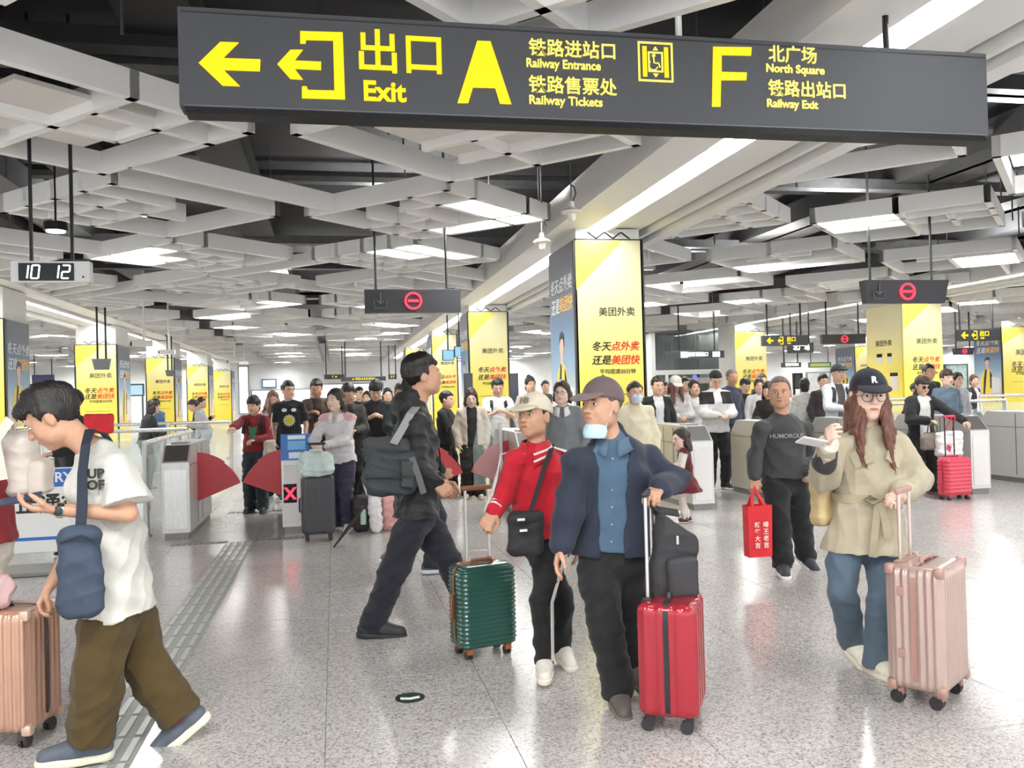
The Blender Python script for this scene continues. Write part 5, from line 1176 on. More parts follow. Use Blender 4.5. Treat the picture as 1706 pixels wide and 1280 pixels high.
# ---- man in navy jacket, cap, mask on chin
J = pxpose(4.25, 200, 1.68, dict(pel=(1020, 915, 0), neck=(1022, 728, 0), head=(1002, 676, -.03), sR=(962, 768, -.05), eR=(948, 850, -.05), wR=(934, 908, -.08), sL=(1084, 764, .04), eL=(1122, 800, -.04), wL=(1098, 815, -.22), kR=(1010, 1050, -.1), aR=(1030, 1150, -.08), kL=(1050, 1030, .12), aL=(1056, 1105, .14)),
           head=(38, 2), feet={'R': (np.array([-.15, -1, 0]), 6), 'L': (np.array([.1, -1, 0]), 14)}, grips='L')
def ex(root, base, g, M, hs, J, at):
    cap(root, base, g, M, hs, (122, 104, 106), brim=(132, 112, 112), q='hi', pitch=-16); mask(root, base, g, M, hs, low=True)
    collar(root, base, J, (86, 112, 136), .036, up_=-.012)
    f, r = J['f'], J['r']
    for t in (.1, .25, .4, .55, .7, .82): ell_mesh('button', at(t) + f * (.122 if t < .6 else .108), np.array((.006, .004, .006)), np.stack([r, f, J['T']], 1), mat('button_pale', (150, 165, 175), .4), root, base, (8, 6))
    p = at(.55) + f * .125 - r * .05; 
person(J, 'man in a navy jacket and mauve cap with a face mask under his chin', SK_B, top=dict(c=(44, 54, 76), e=.04, hem=.03, open=(.055, .075), fold=.009, collar=.02), inner=dict(c=(78, 106, 132), e=.012, hem=.0), bottom=dict(c=(28, 28, 32), e=.024, wide=.012), shoes=((92, 84, 78), (110, 104, 96), 1.08), hair=('cap', (90, 84, 82), dict(slope=.95)), q='hi', extra=ex, curls=(.95, .4), palms=[(np.array([-.1, .1, -1.]), np.array([-1., -.2, 0])), None])

# ---- man in grey sweatshirt
J = pxpose(6.75, 196, 1.72, dict(pel=(1306, 790, 0), neck=(1304, 695, 0), head=(1299, 655, -.03), sR=(1268, 715, -.06), eR=(1258, 760, -.02), wR=(1257, 796, -.06), sL=(1344, 714, .06), eL=(1352, 765, .04), wL=(1350, 790, -.2), kR=(1299, 868, -.12), aR=(1303, 940, -.1), kL=(1334, 862, .08), aL=(1342, 924, .14)),
           head=(14, 0), feet={'R': (np.array([-.35, -1, 0]), 4), 'L': (np.array([.1, -1, 0]), 26)}, grips='R')
def ex(root, base, g, M, hs, J, at): chest_text(root, base, J, 'HUMOROUS', .05, .68, mat('print_grey', (150, 150, 152), .7), D=.145, W=.24, off=.01)
person(J, 'man in a charcoal sweatshirt and black trousers carrying a red bag', SK_B, top=dict(c=(84, 84, 86), e=.028, hem=.03, name='sweatshirt', cuff=.006), bottom=dict(c=(34, 34, 38), e=.03, wide=.012), shoes=((56, 58, 66), (232, 232, 230), 1.1), hair=('buzz', (96, 86, 82), dict(line=.084)), q='hi', extra=ex, curls=(.5, .9), lipc=(170, 100, 88))

# ---- woman in trench coat
J = pxpose(4.3, 190, 1.66, dict(pel=(1443, 884, 0), neck=(1447, 716, 0), head=(1448, 660, -.03), sR=(1402, 742, -.02), eR=(1372, 796, -.05), wR=(1378, 742, -.26), sL=(1495, 740, .03), eL=(1530, 800, -.02), wL=(1503, 822, -.2), hR=(1411, 900, 0), hL=(1472, 900, 0), kR=(1402, 985, -.05), aR=(1420, 1064, .16), kL=(1470, 1000, -.1), aL=(1461, 1100, -.05)),
           head=(10, -3), feet={'R': (np.array([.0, -1, 0]), 30), 'L': (np.array([.1, -1, 0]), 4)}, grips='LR')
def ex(root, base, g, M, hs, J, at):
    cap(root, base, g, M, hs, (36, 38, 54), q='hi', pitch=-14, mark=('R', (225, 225, 225))); glasses(root, base, g, M, hs, (60, 44, 36), r=.024)
    f, r, T = J['f'], J['r'], J['T']; C = cloth((198, 188, 162)); Cd = cloth((190, 179, 152))
    c0 = at(.34); pts = []; nn = []
    for a in np.linspace(0, 2 * math.pi, 33): d = r * math.sin(a) + f * math.cos(a); pts.append(c0 + r * math.sin(a) * .186 + f * math.cos(a) * .138); nn.append(d)
    strip(root, base, pts, nn, .045, Cd, 'belt', .008)
    kn = c0 + f * .145 - r * .0
    for sg, L in ((-1, .2), (1, .3)):
        strip(root, base, [kn, kn - T * L * .5 + r * sg * .025 + f * .02, kn - T * L + r * sg * .04 + f * .03], [f] * 3, .042, Cd, 'belt_end', .006)
        strip(root, base, [kn, kn + r * sg * .05 + T * .022 + f * .015, kn + r * sg * .08 - T * .0 + f * .012, kn + r * sg * .045 - T * .018 + f * .012, kn], [T] * 5, .03, Cd, 'belt_bow', .006)
        strip(root, base, [at(.93) + r * sg * .085 + f * .05, at(.8) + r * sg * .1 + f * .115, at(.68) + r * sg * .07 + f * .137], [nrm(f + r * sg * .5)] * 3, .11, C, 'lapel', .008)
    for t in (.18, .05): ell_mesh('button', at(t) + f * .142 - r * .05, np.array((.011, .005, .011)), np.stack([r, f, T], 1), mat('button_tan', (176, 160, 128), .4), root, base, (10, 6))
    w, e = J['wR'], J['eR']; d = nrm(w - e)
    S = Sdf(w - .1, w + .1, .006); S.cone(w - d * .035, w - d * .0, .05, .056, .01); sdf_part('lace_cuff', S, cloth((232, 226, 214)), root, base, .006, 4)
    S = Sdf(np.minimum(w, e) - .1, np.maximum(w, e) + .1, .008); S.chain([w - d * .035, w - d * .15], [.058, .066], .01); sdf_part('dark_sleeve', S, cloth((72, 72, 74)), root, base, .006, 9)
person(J, 'woman in a belted beige trench coat, navy cap and glasses with long auburn hair', SK_C, top=dict(c=(202, 192, 166), e=.045, hem=.12, flare=.045, fold=.011, name='trench_coat'), inner=None, bottom=dict(c=(98, 118, 136), e=.006, wide=.024, fold=.007, name='jeans'), shoes=((230, 226, 208), (236, 230, 210), 1.06), hair=('long', (104, 64, 50), dict(L=.42, front=1, wave=1.8, n=27, t=.0)), q='hi', fem=True, hs=1.02, extra=ex, curls=(.95, .7), lipc=(190, 104, 96), palms=[(np.array([-.1, .1, -1.]), np.array([-1., -.2, 0])), (np.array([.7, -.5, .2]), np.array([-.3, -.6, .7]))])

# ---- the person cut by the left edge
J = pose(*(lambda p: (p[0], p[1]))(wp(-22, 900, 5.05)), 1.64, -80, 'walk', lean=3, arms=('front', 'front'))
def ex(root, base, g, M, hs, J, at):
    h_, k_, a_ = J['hL'], J['kL'], J['aL']; o = np.array([0, -1., 0]); strip(root, base, [h_ + o * .12, k_ + o * .1, a_ + o * .085], [o] * 3, .02, cloth((70, 52, 48)), 'leg_stripe')
person(J, 'person in red top and white trousers cut by the left picture edge', SK_C, top=dict(c=(150, 30, 44), e=.03, hem=.02), bottom=dict(c=(222, 214, 202), e=.02, wide=.045), hair=('long', HD, dict(L=.34)), q='mid', fem=True, extra=ex)

# ---- queue and crowd: head-top pixel, distance, outfit
def crowd(px, py, Y, face, label, **kw):
    p = wp(px, py, Y); Ht = float(np.clip(p[2], 1.5, 1.86)); st = kw.pop('stance', 'stand'); ln = kw.pop('lean', 0); ar = kw.pop('arms', ('hang', 'hang')); hd = kw.pop('head', (0, 0)); q = kw.pop('q', 'mid' if Y < 16 else 'lo')
    if kw.pop('abs_h', None): pass
    return person(pose(p[0], p[1], Ht, face, st, ln, ar, hd), label, q=q, **kw)
def backpack_straps(rgb):
    def ex(root, base, g, M, hs, J, at):
        for sg in (-1, 1): r, f, T = J['r'], J['f'], J['T']; strip(root, base, [at(.99) + r * sg * .1 - f * .05, at(1.0) + r * sg * .11 + f * .03, at(.8) + r * sg * .115 + f * .125, at(.5) + r * sg * .13 + f * .125], [T, T + f, f, f], .05, cloth(rgb), 'backpack_strap', .012)
    return ex
JEANS = dict(c=(58, 70, 88), e=.018, wide=.01)
DK = dict(c=(28, 28, 34), e=.016, wide=.01)
def ex(root, base, g, M, hs, J, at):
    cap(root, base, g, M, hs, (40, 42, 48)); glasses(root, base, g, M, hs)
crowd(124, 653, 9.8, 215, 'man in a black cap and black jacket behind the man in white', top=dict(c=(34, 36, 38), e=.03), bottom=DK, hair=('cap', HK), extra=ex, arms=('front', 'hang'), sk=SK_A)
crowd(240, 668, 16.5, 60, 'woman in black seen from behind at the left railing', top=dict(c=(32, 32, 36), e=.035), bottom=DK, hair=('long', HK, dict(L=.15)), lean=12, fem=True, arms=('front', 'front'))
crowd(266, 667, 20.6, -60, 'person in a blue shirt beyond the left railing', top=dict(c=(92, 124, 170), e=.02, sl='mid'), bottom=DK, lean=8, head=(0, -20), arms=('front', 'phone'))
crowd(326, 664, 22.3, 100, 'dark-clothed person leaning in at the far left railing', top=dict(c=(40, 40, 44)), bottom=DK, lean=10, arms=('phone', 'front'))
crowd(343, 664, 20.5, -100, 'person in white hood and jeans bending at the far left railing', top=dict(c=(206, 206, 210), e=.04, hood=1), bottom=dict(c=(150, 168, 190), e=.03, wide=.03), lean=22, head=(0, -25), hair=('short', HD), arms=('front', 'hang'))
# woman in red sweater
p = flr(430, 852); gt = np.array([-1.72, 11.2, 1.1])
J = pose(p[0], p[1] - .1, 1.6, 190, 'stand', 3, arms=('front', gt + np.array([.25, .4, .0])), head=(10, -10))
def ex(root, base, g, M, hs, J, at):
    G_ = mat('print_green', (52, 132, 88), .8)
    for nm, q_ in (('head', oval(0, .0, .055, .05)), ('ear', oval(-.045, .045, .02, .02)), ('ear', oval(.045, .045, .02, .02)), ('torso', oval(0, -.1, .06, .065))): chest_blob(root, base, J, 'print', G_, q_, .58)
    backpack_straps((40, 36, 38))(root, base, g, M, hs, J, at)
    for k in 'LR': a, k_ = J['a' + k], J['k' + k]; MB().cyl(a + (k_ - a) * .02 - base, a + (k_ - a) * .13 - base, .073, n=18).build('jean_cuff', cloth((112, 124, 138)), root, smooth=True)
person(J, 'woman in a red sweater with green print reaching onto the left gate', SK_A, top=dict(c=(142, 34, 44), e=.03, hem=.02, name='sweater'), bottom=dict(c=(58, 72, 84), e=.024, wide=.02), shoes=((52, 50, 50), (60, 56, 54), 1.1), hair=('bob', HK, dict(fringe=1)), fem=True, extra=ex, q='mid')
crowd(455, 655, 14.4, 188, 'woman with curly brown hair behind the red sweater', top=dict(c=(224, 204, 200), e=.025), bottom=JEANS, hair=('long', (128, 88, 70), dict(L=.26, front=1, wave=2)), fem=True, arms=('phone', 'hang'), head=(-20, -10))
def ex(root, base, g, M, hs, J, at):
    for x in (-.07, .07): chest_blob(root, base, J, 'print', mat('print_white', (225, 225, 225), .8), oval(x, .06, .04, .028), .66)
    b = [( .1 * (1 if i % 2 else .72) * math.cos(2 * math.pi * i / 28), -.1 + .1 * (1 if i % 2 else .72) * math.sin(2 * math.pi * i / 28)) for i in range(28)]
    chest_blob(root, base, J, 'print', mat('print_petal', (200, 205, 170), .8), b, .66); chest_blob(root, base, J, 'print', mat('print_yellow', (206, 190, 60), .8), oval(0, -.1, .055, .055), .66, off=.007)
crowd(480, 639, 13.9, 176, 'man in a black T-shirt with a flower print in the queue', top=dict(c=(28, 28, 32), sl='short', e=.03, hem=.1, name='t_shirt'), bottom=DK, head=(-25, 0), extra=ex)
crowd(527, 636, 14.7, 182, 'man in a brown patterned jacket behind the girl with the suitcase', top=dict(c=(116, 92, 72), e=.03, open=(.05, .06)), inner=dict(c=(70, 62, 56)), bottom=DK, head=(0, -15), sk=SK_B, arms=('front', 'phone'))
p = flr(562, 884); hd_ = wp(534, 742, 10.25)
J = pose(p[0] + .06, p[1] + .02, 1.66, 200, 'stand', 9, arms=(hd_ + np.array([.06, 0, 0]), hd_ + np.array([-.05, .02, 0])), head=(18, 0))
def ex(root, base, g, M, hs, J, at):
    collar(root, base, J, (236, 230, 228), .06)
person(J, 'girl in a white and pink jacket leaning on a black suitcase', SK_C, top=dict(c=(218, 214, 216), c2=((226, 180, 182),), e=.03, hem=.1, zone=lambda lat, fw, h, arm, P: ((h > .84) & (np.abs(lat) > .085) & (lat * 0 + fw > -.05)).astype(int)), bottom=dict(c=(66, 62, 92), e=.022, wide=.02), shoes=((232, 228, 226), (236, 234, 230)), hair=('long', HD, dict(L=.17)), fem=True, extra=ex, q='hi', palms=[(np.array([0, .2, -1.]), np.array([-1., 0, 0])), (np.array([0, .2, -1.]), np.array([1., 0, 0]))], curls=(.8, .8))
def ex(root, base, g, M, hs, J, at): collar(root, base, J, (60, 58, 54), .05)
crowd(580, 643, 12.7, 178, 'man in a dark olive polo looking down in the queue', top=dict(c=(66, 64, 60), e=.03, hem=.08), bottom=DK, head=(10, -28), sk=SK_B, extra=ex, arms=('front', 'front'))
crowd(597, 648, 19, 150, 'distant person in black standing behind the olive polo', top=dict(c=(40, 40, 44)), bottom=DK)
crowd(612, 655, 18, 200, 'distant woman with a shoulder strap behind the queue', top=dict(c=(70, 62, 60)), bottom=DK, hair=('long', HK, dict(L=.2)), fem=True)
crowd(626, 639, 13.6, 184, 'young man in a black shirt with tousled hair in the queue', top=dict(c=(34, 34, 38), sl='mid', e=.025), bottom=DK, head=(0, -30), hair=('short', HK, dict(t=.028, fringe=1)), arms=('phone', 'phone'))
crowd(645, 650, 16.5, 175, 'woman with long black hair far behind the queue', top=dict(c=(120, 112, 116)), bottom=DK, hair=('long', HK, dict(L=.28)), fem=True)
crowd(664, 640, 12.7, 168, 'man in a dark green jacket bending beside the black jacket', top=dict(c=(48, 58, 58), e=.035), bottom=DK, lean=6, head=(10, -25), sk=SK_B, arms=('front', 'front'), hair=('buzz', HK))
crowd(741, 656, 13.4, 120, 'person in black holding a phone right of the black jacket', top=dict(c=(36, 36, 42), e=.03), bottom=DK, arms=('phone', 'phone'))
p = flr(800, 830)
J = pose(p[0] - .1, p[1], 1.62, 186, 'stand', arms=('hang', 'hang'), head=(0, -18))
def ex(root, base, g, M, hs, J, at):
    for z in (0, .025): strip(root, base, [J['sL'] - J['r'] * .06 + np.array([0, 0, -.1 - z]) + J['f'] * .02, J['sL'] - J['r'] * .05 + np.array([0, 0, -.11 - z]) + J['f'] * .055], [-J['r'] + J['f'] * .5] * 2, .012, cloth((40, 36, 36)), 'sleeve_stripe')
person(J, 'woman in an open cream cardigan over black waiting at the middle gate', SK_C, top=dict(c=(206, 194, 178), e=.034, hem=.12, open=(.07, .07), name='cardigan'), inner=dict(c=(28, 26, 28), hem=.1), bottom=dict(c=(26, 26, 28), e=.025, wide=.03), shoes=((214, 206, 196), (190, 180, 170)), hair=('long', HD, dict(L=.16)), fem=True, extra=ex, q='mid')
crowd(828, 634, 13.9, 182, 'man in a white T-shirt with a black backpack looking at his phone', top=dict(c=(220, 220, 220), sl='short', e=.035, hem=.1, name='t_shirt'), bottom=DK, head=(0, -20), arms=('phone', 'phone'), extra=backpack_straps((44, 46, 52)))
crowd(882, 631, 15, 176, 'woman with a hair bun behind the woman in red', top=dict(c=(206, 198, 190), e=.03), bottom=DK, hair=('bob', HK, dict(bun=1)), fem=True)
crowd(908, 637, 20, 180, 'distant man in dark clothes between the bun and the glasses', top=dict(c=(60, 62, 68)), bottom=DK)
def ex(root, base, g, M, hs, J, at): glasses(root, base, g, M, hs, (70, 60, 56)); collar(root, base, J, (228, 228, 228), .06)
crowd(936, 640, 9.6, 200, 'girl with round glasses in a grey knit over a white collar', top=dict(c=(132, 136, 142), e=.03), bottom=DK, hair=('long', HD, dict(L=.14)), fem=True, head=(10, 0), extra=ex, sk=SK_C)
def ex(root, base, g, M, hs, J, at): mask(root, base, g, M, hs, rgb=(206, 222, 236))
crowd(1056, 640, 9.3, 182, 'woman in a cream hooded jacket wearing a pale face mask', top=dict(c=(226, 218, 190), e=.045, hem=.12, hood=1), bottom=DK, hair=('short', HD, dict(tail=1, line=.06, t=.008)), fem=True, extra=ex, sk=SK_A)
# little girl
p = wp(1146, 890, 9.6)
J = pose(p[0], p[1], 1.04, 292, 'stand', 4, arms=('front', 'hang'), head=(-35, 0))
person(J, 'little girl in a dark red dress with cream sleeves beside the gate', SK_C, top=dict(c=(112, 26, 44), c2=((230, 222, 214),), e=.022, hem=.02, name='dress_top', zone=lambda lat, fw, h, arm, P: (arm).astype(int)), bottom=dict(c=(226, 220, 210), e=.006), skirt=dict(c=(126, 24, 46), len=.34, r=.34), shoes=((90, 40, 50), (220, 220, 215)), hair=('long', (48, 34, 32), dict(L=.17)), fem=True, q='mid', hs=.93)
crowd(1094, 632, 12.5, 182, 'man in a dark suit and white shirt beside the yellow column', top=dict(c=(40, 40, 46), e=.03, hem=.1, open=(.05, .07)), inner=dict(c=(222, 224, 228)), bottom=DK, sk=SK_A)
def ex(root, base, g, M, hs, J, at): cap(root, base, g, M, hs, (216, 212, 200))
crowd(1124, 629, 13.2, 184, 'woman in a white cap with long brown hair and a white coat', top=dict(c=(218, 214, 212), e=.04, hem=.12), bottom=DK, hair=('long', (96, 56, 46), dict(L=.36, front=1, t=.0)), fem=True, extra=ex, head=(0, -22), arms=('front', 'front'))
crowd(1107, 640, 16, 190, 'person in dark clothes far behind the white cap', top=dict(c=(80, 74, 74)), bottom=DK)
crowd(1140, 632, 16.5, 170, 'man with black hair far behind the white shirt', top=dict(c=(190, 192, 196)), bottom=DK)
crowd(1155, 637, 13.4, 182, 'woman in a white shirt with a dark shoulder strap in the crowd', top=dict(c=(222, 224, 226), e=.03), bottom=DK, hair=('bob', HD), fem=True, extra=backpack_straps((50, 50, 56)), head=(0, 8))
def ex(root, base, g, M, hs, J, at):
    G = np.array; hc = g(0, 0, 0); S = Sdf(G((-.11, -.14, 0)) * hs, G((.11, .13, .16)) * hs, .01); S.ell(G((0, -.01, .036)) * hs, G((.09, .108, .103)) * hs, 0); S.cut(G((0, 0, .045)) * hs, G((0, .1, -1))); sdf_part('beanie', S, cloth((34, 34, 38)), root, base, .002, 3, xf=lambda V: hc + V @ M.T)
    glasses(root, base, g, M, hs)
crowd(1190, 621, 12.6, 186, 'man in a black beanie and black and white panelled sweater', top=dict(c=(222, 222, 222), c2=((38, 36, 36),), e=.045, hem=.1, collar=.03, zone=lambda lat, fw, h, arm, P: ((h > .62) & (h < .98) & (np.abs(lat) > .055)).astype(int)), bottom=DK, hair=('cap', HK), extra=ex, head=(0, -22), arms=('front', 'front'))
crowd(1216, 618, 13.9, 160, 'older man in navy leaning behind the beanie', top=dict(c=(66, 70, 92), e=.03), bottom=DK, hair=('buzz', (120, 110, 104), dict(line=.08)), sk=SK_B, head=(15, -8))
crowd(1239, 634, 15.2, 176, 'young person in black with a red strap in the crowd', top=dict(c=(46, 40, 44)), bottom=DK, head=(0, -25), extra=backpack_straps((150, 40, 48)))
crowd(1264, 634, 14.4, 200, 'woman in white with glasses behind the man in grey', top=dict(c=(224, 224, 224)), bottom=DK, hair=('bob', HD), fem=True)
crowd(1281, 640, 12.7, 225, 'woman in black with long dark hair beside the man in grey', top=dict(c=(46, 42, 44), e=.03), bottom=DK, hair=('long', HD, dict(L=.25)), fem=True, arms=('front', 'front'), head=(0, -20))
crowd(1268, 626, 17.5, 180, 'distant man with black hair beside the small yellow column', top=dict(c=(60, 60, 64)), bottom=DK)
crowd(1340, 634, 15, 30, 'person in white seen from behind, left of the backpack man', top=dict(c=(208, 208, 206), e=.03), bottom=DK, hair=('bob', HK), head=(0, 0))
crowd(1370, 627, 14.6, 185, 'person with a dark backpack just left of the man in the white jacket', top=dict(c=(60, 48, 54), e=.03), bottom=DK)
def ex(root, base, g, M, hs, J, at): cap(root, base, g, M, hs, (40, 40, 44), pitch=10); backpack_straps((52, 52, 64))(root, base, g, M, hs, J, at)
crowd(1393, 609, 12.6, 180, 'man in a white jacket and black cap carrying a backpack', top=dict(c=(222, 226, 232), e=.03, open=(.07, .06)), inner=dict(c=(108, 104, 104)), bottom=DK, hair=('cap', HK), extra=ex, arms=('hang', 'front'))
# woman with sunglasses
p = flr(1547, 824); gp = wp(1590, 715, 10.35)
J = pose(p[0], p[1] + .12, 1.62, 186, 'stand', 3, arms=(wp(1606, 702, 10.45), 'front'), head=(0, -12))
def ex(root, base, g, M, hs, J, at): glasses(root, base, g, M, hs, (20, 18, 18), dark=True)
person(J, 'woman in sunglasses and black cardigan beside the red cabin suitcase', SK_A, top=dict(c=(38, 38, 44), e=.04, hem=.1, open=(.07, .075), name='cardigan'), inner=dict(c=(224, 224, 220), e=.02, hem=.06), bottom=dict(c=(34, 34, 38), e=.02, wide=.01), shoes=((50, 44, 46), (180, 120, 120)), hair=('short', HD, dict(t=.018, fringe=1)), fem=True, extra=ex, q='mid', eyes='closed')
crowd(1545, 609, 14.2, 180, 'man with short black hair in dark clothes at the right', top=dict(c=(40, 40, 44)), bottom=DK, sk=SK_B)
crowd(1575, 620, 12.75, 184, 'boy in a denim jacket behind the sunglasses woman', top=dict(c=(112, 130, 150), e=.035), inner=None, bottom=JEANS, hair=('short', (70, 48, 40), dict(t=.02, fringe=1)), sk=SK_C)
crowd(1593, 624, 14.2, 186, 'woman with dark hair behind the boy in denim', top=dict(c=(190, 190, 196)), bottom=DK, hair=('bob', HK), fem=True)
crowd(1620, 627, 17, 160, 'woman in a black vest over white by the map board', top=dict(c=(222, 222, 222), c2=((44, 42, 42),), e=.03, zone=lambda lat, fw, h, arm, P: ((~arm) & (np.abs(lat) > .05)).astype(int)), bottom=DK, hair=('bob', (92, 66, 52)), fem=True, head=(30, 0))
crowd(1517, 640, 14.8, 170, 'person in dark red bending behind the trench coat', top=dict(c=(110, 36, 44)), bottom=DK, lean=10)
# ------------------------------------------------------------------ luggage
def hardcase(name, label, loc, rz, w, d, h, rgb, ribs, handle, wheel=.05, rough=.28, metal=.25, trim=None, barc=None, gripc=(40, 40, 44), vox=.006, guards=None, zipc=(60, 56, 58), rib_amp=.004, pitch=.03, hx=0.0, hy=.3, side_handle=True, lean=0.0):
    """w: broad face (x), d: thickness (y), h: shell height; ribs 'h' or 'v'; handle: height of the grip over the floor"""
    t = thing(name, label, 'suitcase', loc, rz=rz); z0 = wheel * 1.25; c = np.array([0, 0, z0 + h / 2]); shell = mat(name + '_shell_%d_%d_%d' % rgb, rgb, rough, metal, noise=.03, nscale=8, coat=.3)
    S = Sdf((-w / 2, -d / 2, z0), (w / 2, d / 2, z0 + h), vox); S.rbox(c, (w / 2, d / 2, h / 2), .045, 0)
    me = sdf_part('shell', S, shell, t, np.zeros(3), relax=1, disp=lambda V: (rib_amp * np.tanh(2.2 * np.sin(2 * np.pi * ((V[:, 2] if ribs == 'h' else np.where(np.abs(V[:, 1]) > d / 2 - .03, V[:, 0], V[:, 1])) / pitch))) * (np.abs(V[:, 1] if True else 0) > .022) * (np.abs(V[:, 2] - c[2]) < h / 2 - .012)))
    tm = mat('case_trim_%d_%d_%d' % (trim or zipc), trim or zipc, .5); e = .007
    b = MB(); a = .012  # zip band round the middle
    P = []
    for k in range(60):
        an = 2 * math.pi * k / 60; x, z = math.cos(an), math.sin(an); p = 8; q = (abs(x) ** p + abs(z) ** p) ** (-1 / p); P.append((x * q * (w / 2 + e), z * q * (h / 2 + e)))
    n = len(P); vs = [(x, y, c[2] + z) for y in (-a, a) for x, z in P]; b.add(vs, [(i, (i + 1) % n, n + (i + 1) % n, n + i) for i in range(n)]).build('zip_band', mat('zip_%d' % sum(zipc), zipc, .6), t, smooth=True)
    bm_ = mat('bar_%d' % sum(barc or (206, 204, 200)), barc or (206, 204, 200), .3, .7); gm = mat('grip_%d_%d_%d' % gripc, gripc, .5)
    if handle:
        hd = MB(); yb = d * hy; lx = lean * (handle - z0 - h)
        for s_ in (-1, 1): MB().cyl((hx + s_ * .075, yb, z0 + h - .05), (hx + s_ * .075, yb + lx, handle), .0085, n=10).build('pull_bar', bm_, t)
        MB().box((hx - .1, yb + lx - .015, handle - .012), (hx + .1, yb + lx + .017, handle + .018), .011).build('grip', gm, t, smooth=True)
        MB().box((hx - .11, yb - .022, z0 + h - .012), (hx + .11, yb + .022, z0 + h + .008), .005).build('bar_socket', tm, t)
    MB().tube([(-.07, 0, z0 + h - .005), (-.062, 0, z0 + h + .02), (.062, 0, z0 + h + .02), (.07, 0, z0 + h - .005)], .011, 8).build('top_handle', gm, t, smooth=True)
    if side_handle: MB().tube([(-w / 2 + .004, 0, c[2] - .08), (-w / 2 - .02, 0, c[2] - .07), (-w / 2 - .02, 0, c[2] + .07), (-w / 2 + .004, 0, c[2] + .08)], .01, 8).build('side_handle', gm, t, smooth=True)
    wm = mat('wheel_rubber', (44, 42, 44), .5)
    for sx in (-1, 1):
        for sy in (-1, 1):
            x, y = sx * (w / 2 - .055), sy * (d / 2 - .045); k = MB().cyl((x, y, wheel * .9), (x, y, z0 + .02), .02, n=10); k.box((x - .018, y - .02, wheel * .7), (x + .018, y + .02, z0 + .012)); k = k.build('caster', tm if guards or trim else gm, t)
            for q in (-1, 1): MB().cyl((x + q * .012 - .007, y + .012, wheel / 2 + .001), (x + q * .012 + .007, y + .012, wheel / 2 + .001), wheel / 2, n=14).build('wheel', wm, k)
    if guards:
        gd = mat('guard_%d_%d_%d' % guards, guards, .35, .4)
        for sx in (-1, 1):
            for sy in (-1, 1):
                for z in (z0 + .0, z0 + h): MB().box((sx * (w / 2 - .022) - .0235, sy * (d / 2 - .022) - .0235, z - (.045 if z > z0 + .1 else .008)), (sx * (w / 2 - .022) + .0235, sy * (d / 2 - .022) + .0235, z + (.008 if z > z0 + .1 else .045)), .012).build('corner_guard', gd, t, smooth=True)
        for z in (.3, .8): MB().box((-w / 2 - .008, .04, z0 + h * z - .022), (-w / 2 + .004, .075, z0 + h * z + .022), .004).build('latch', gd, t)
    return t
p = flr(806, 1100); hardcase('suitcase', 'dark green ribbed suitcase with tan trim pulled by the woman in red', (p[0] + .02, p[1] + .12, 0), math.radians(14), .36, .24, .49, (38, 82, 72), 'h', 1.0, trim=(152, 92, 52), zipc=(152, 92, 52), gripc=(120, 72, 46), pitch=.026, rib_amp=.0045, metal=.1, lean=-.0, hy=.2)
p = flr(1120, 1228); hardcase('suitcase', 'glossy red suitcase with black zip beside the man in the cap', (p[0] + .08, p[1] + .17, 0), math.radians(60), .38, .27, .52, (164, 38, 52), 'v', 1.08, wheel=.06, pitch=.085, rib_amp=.003, rough=.2, zipc=(34, 40, 40), hy=.36, barc=(214, 214, 214), side_handle=False)
p = flr(1535, 1186); hardcase('suitcase', 'rose gold ribbed suitcase pulled by the woman in the trench coat', (p[0] + .16, p[1] + .15, 0), math.radians(36), .4, .27, .6, (192, 168, 158), 'v', 1.03, wheel=.065, pitch=.036, guards=(184, 148, 138), zipc=(168, 130, 118), gripc=(186, 144, 134), metal=.35, barc=(216, 196, 186), hy=.36, side_handle=False)
p = flr(10, 1245); hardcase('suitcase', 'large pink ribbed suitcase beside the man in white', (p[0] - .06, p[1] + .1, 0), math.radians(-12), .46, .3, .56, (200, 158, 136), 'v', 0, wheel=.06, rib_amp=.006, pitch=.038, guards=(214, 186, 164), zipc=(70, 62, 66), metal=.4, side_handle=True)
p = flr(531, 903); hardcase('suitcase', 'tall black suitcase under a mint duffel bag', (p[0], p[1] + .14, 0), math.radians(4), .36, .26, .64, (56, 58, 62), 'v', 1.06, wheel=.06, pitch=.07, rib_amp=.002, rough=.5, metal=0, zipc=(40, 42, 46), barc=(60, 60, 64))
p = flr(1602, 834); hardcase('suitcase', 'small pinkish red cabin suitcase with black pull handle', (p[0], p[1] + .12, 0), math.radians(6), .4, .22, .5, (206, 62, 84), 'h', 1.1, pitch=.05, rib_amp=.003, zipc=(170, 40, 60), gripc=(200, 60, 80), barc=(48, 44, 48), rough=.4, metal=0)

def softbag(name, label, cat, c, hf, M, rgb, rad=.05, fold=.006, vox=.008, extra=None, rough=.75, seed=5, squash=None):
    """rounded soft bag centred at c (world); hf half sizes in the axes M"""
    base = np.array([c[0], c[1], c[2] - hf[2]]); t = thing(name, label, cat, tuple(base)); S = Sdf(np.asarray(c) - np.linalg.norm(hf), np.asarray(c) + np.linalg.norm(hf), vox); S.rbox(c, hf, rad, 0, M)
    if squash: squash(S)
    sdf_part('bag_body', S, mat('bag_%d_%d_%d' % rgb, rgb, rough, noise=.08, nscale=12, bump=.3, bscale=300), t, base, fold, seed, relax=2)
    if extra: extra(t, base)
    return t
def axes(a): a = math.radians(a); return np.stack([np.array([math.cos(a), math.sin(a), 0]), np.array([-math.sin(a), math.cos(a), 0]), np.array([0, 0, 1.])], 1)
def strapm(rgb): return mat('strap_%d_%d_%d' % rgb, rgb, .8)
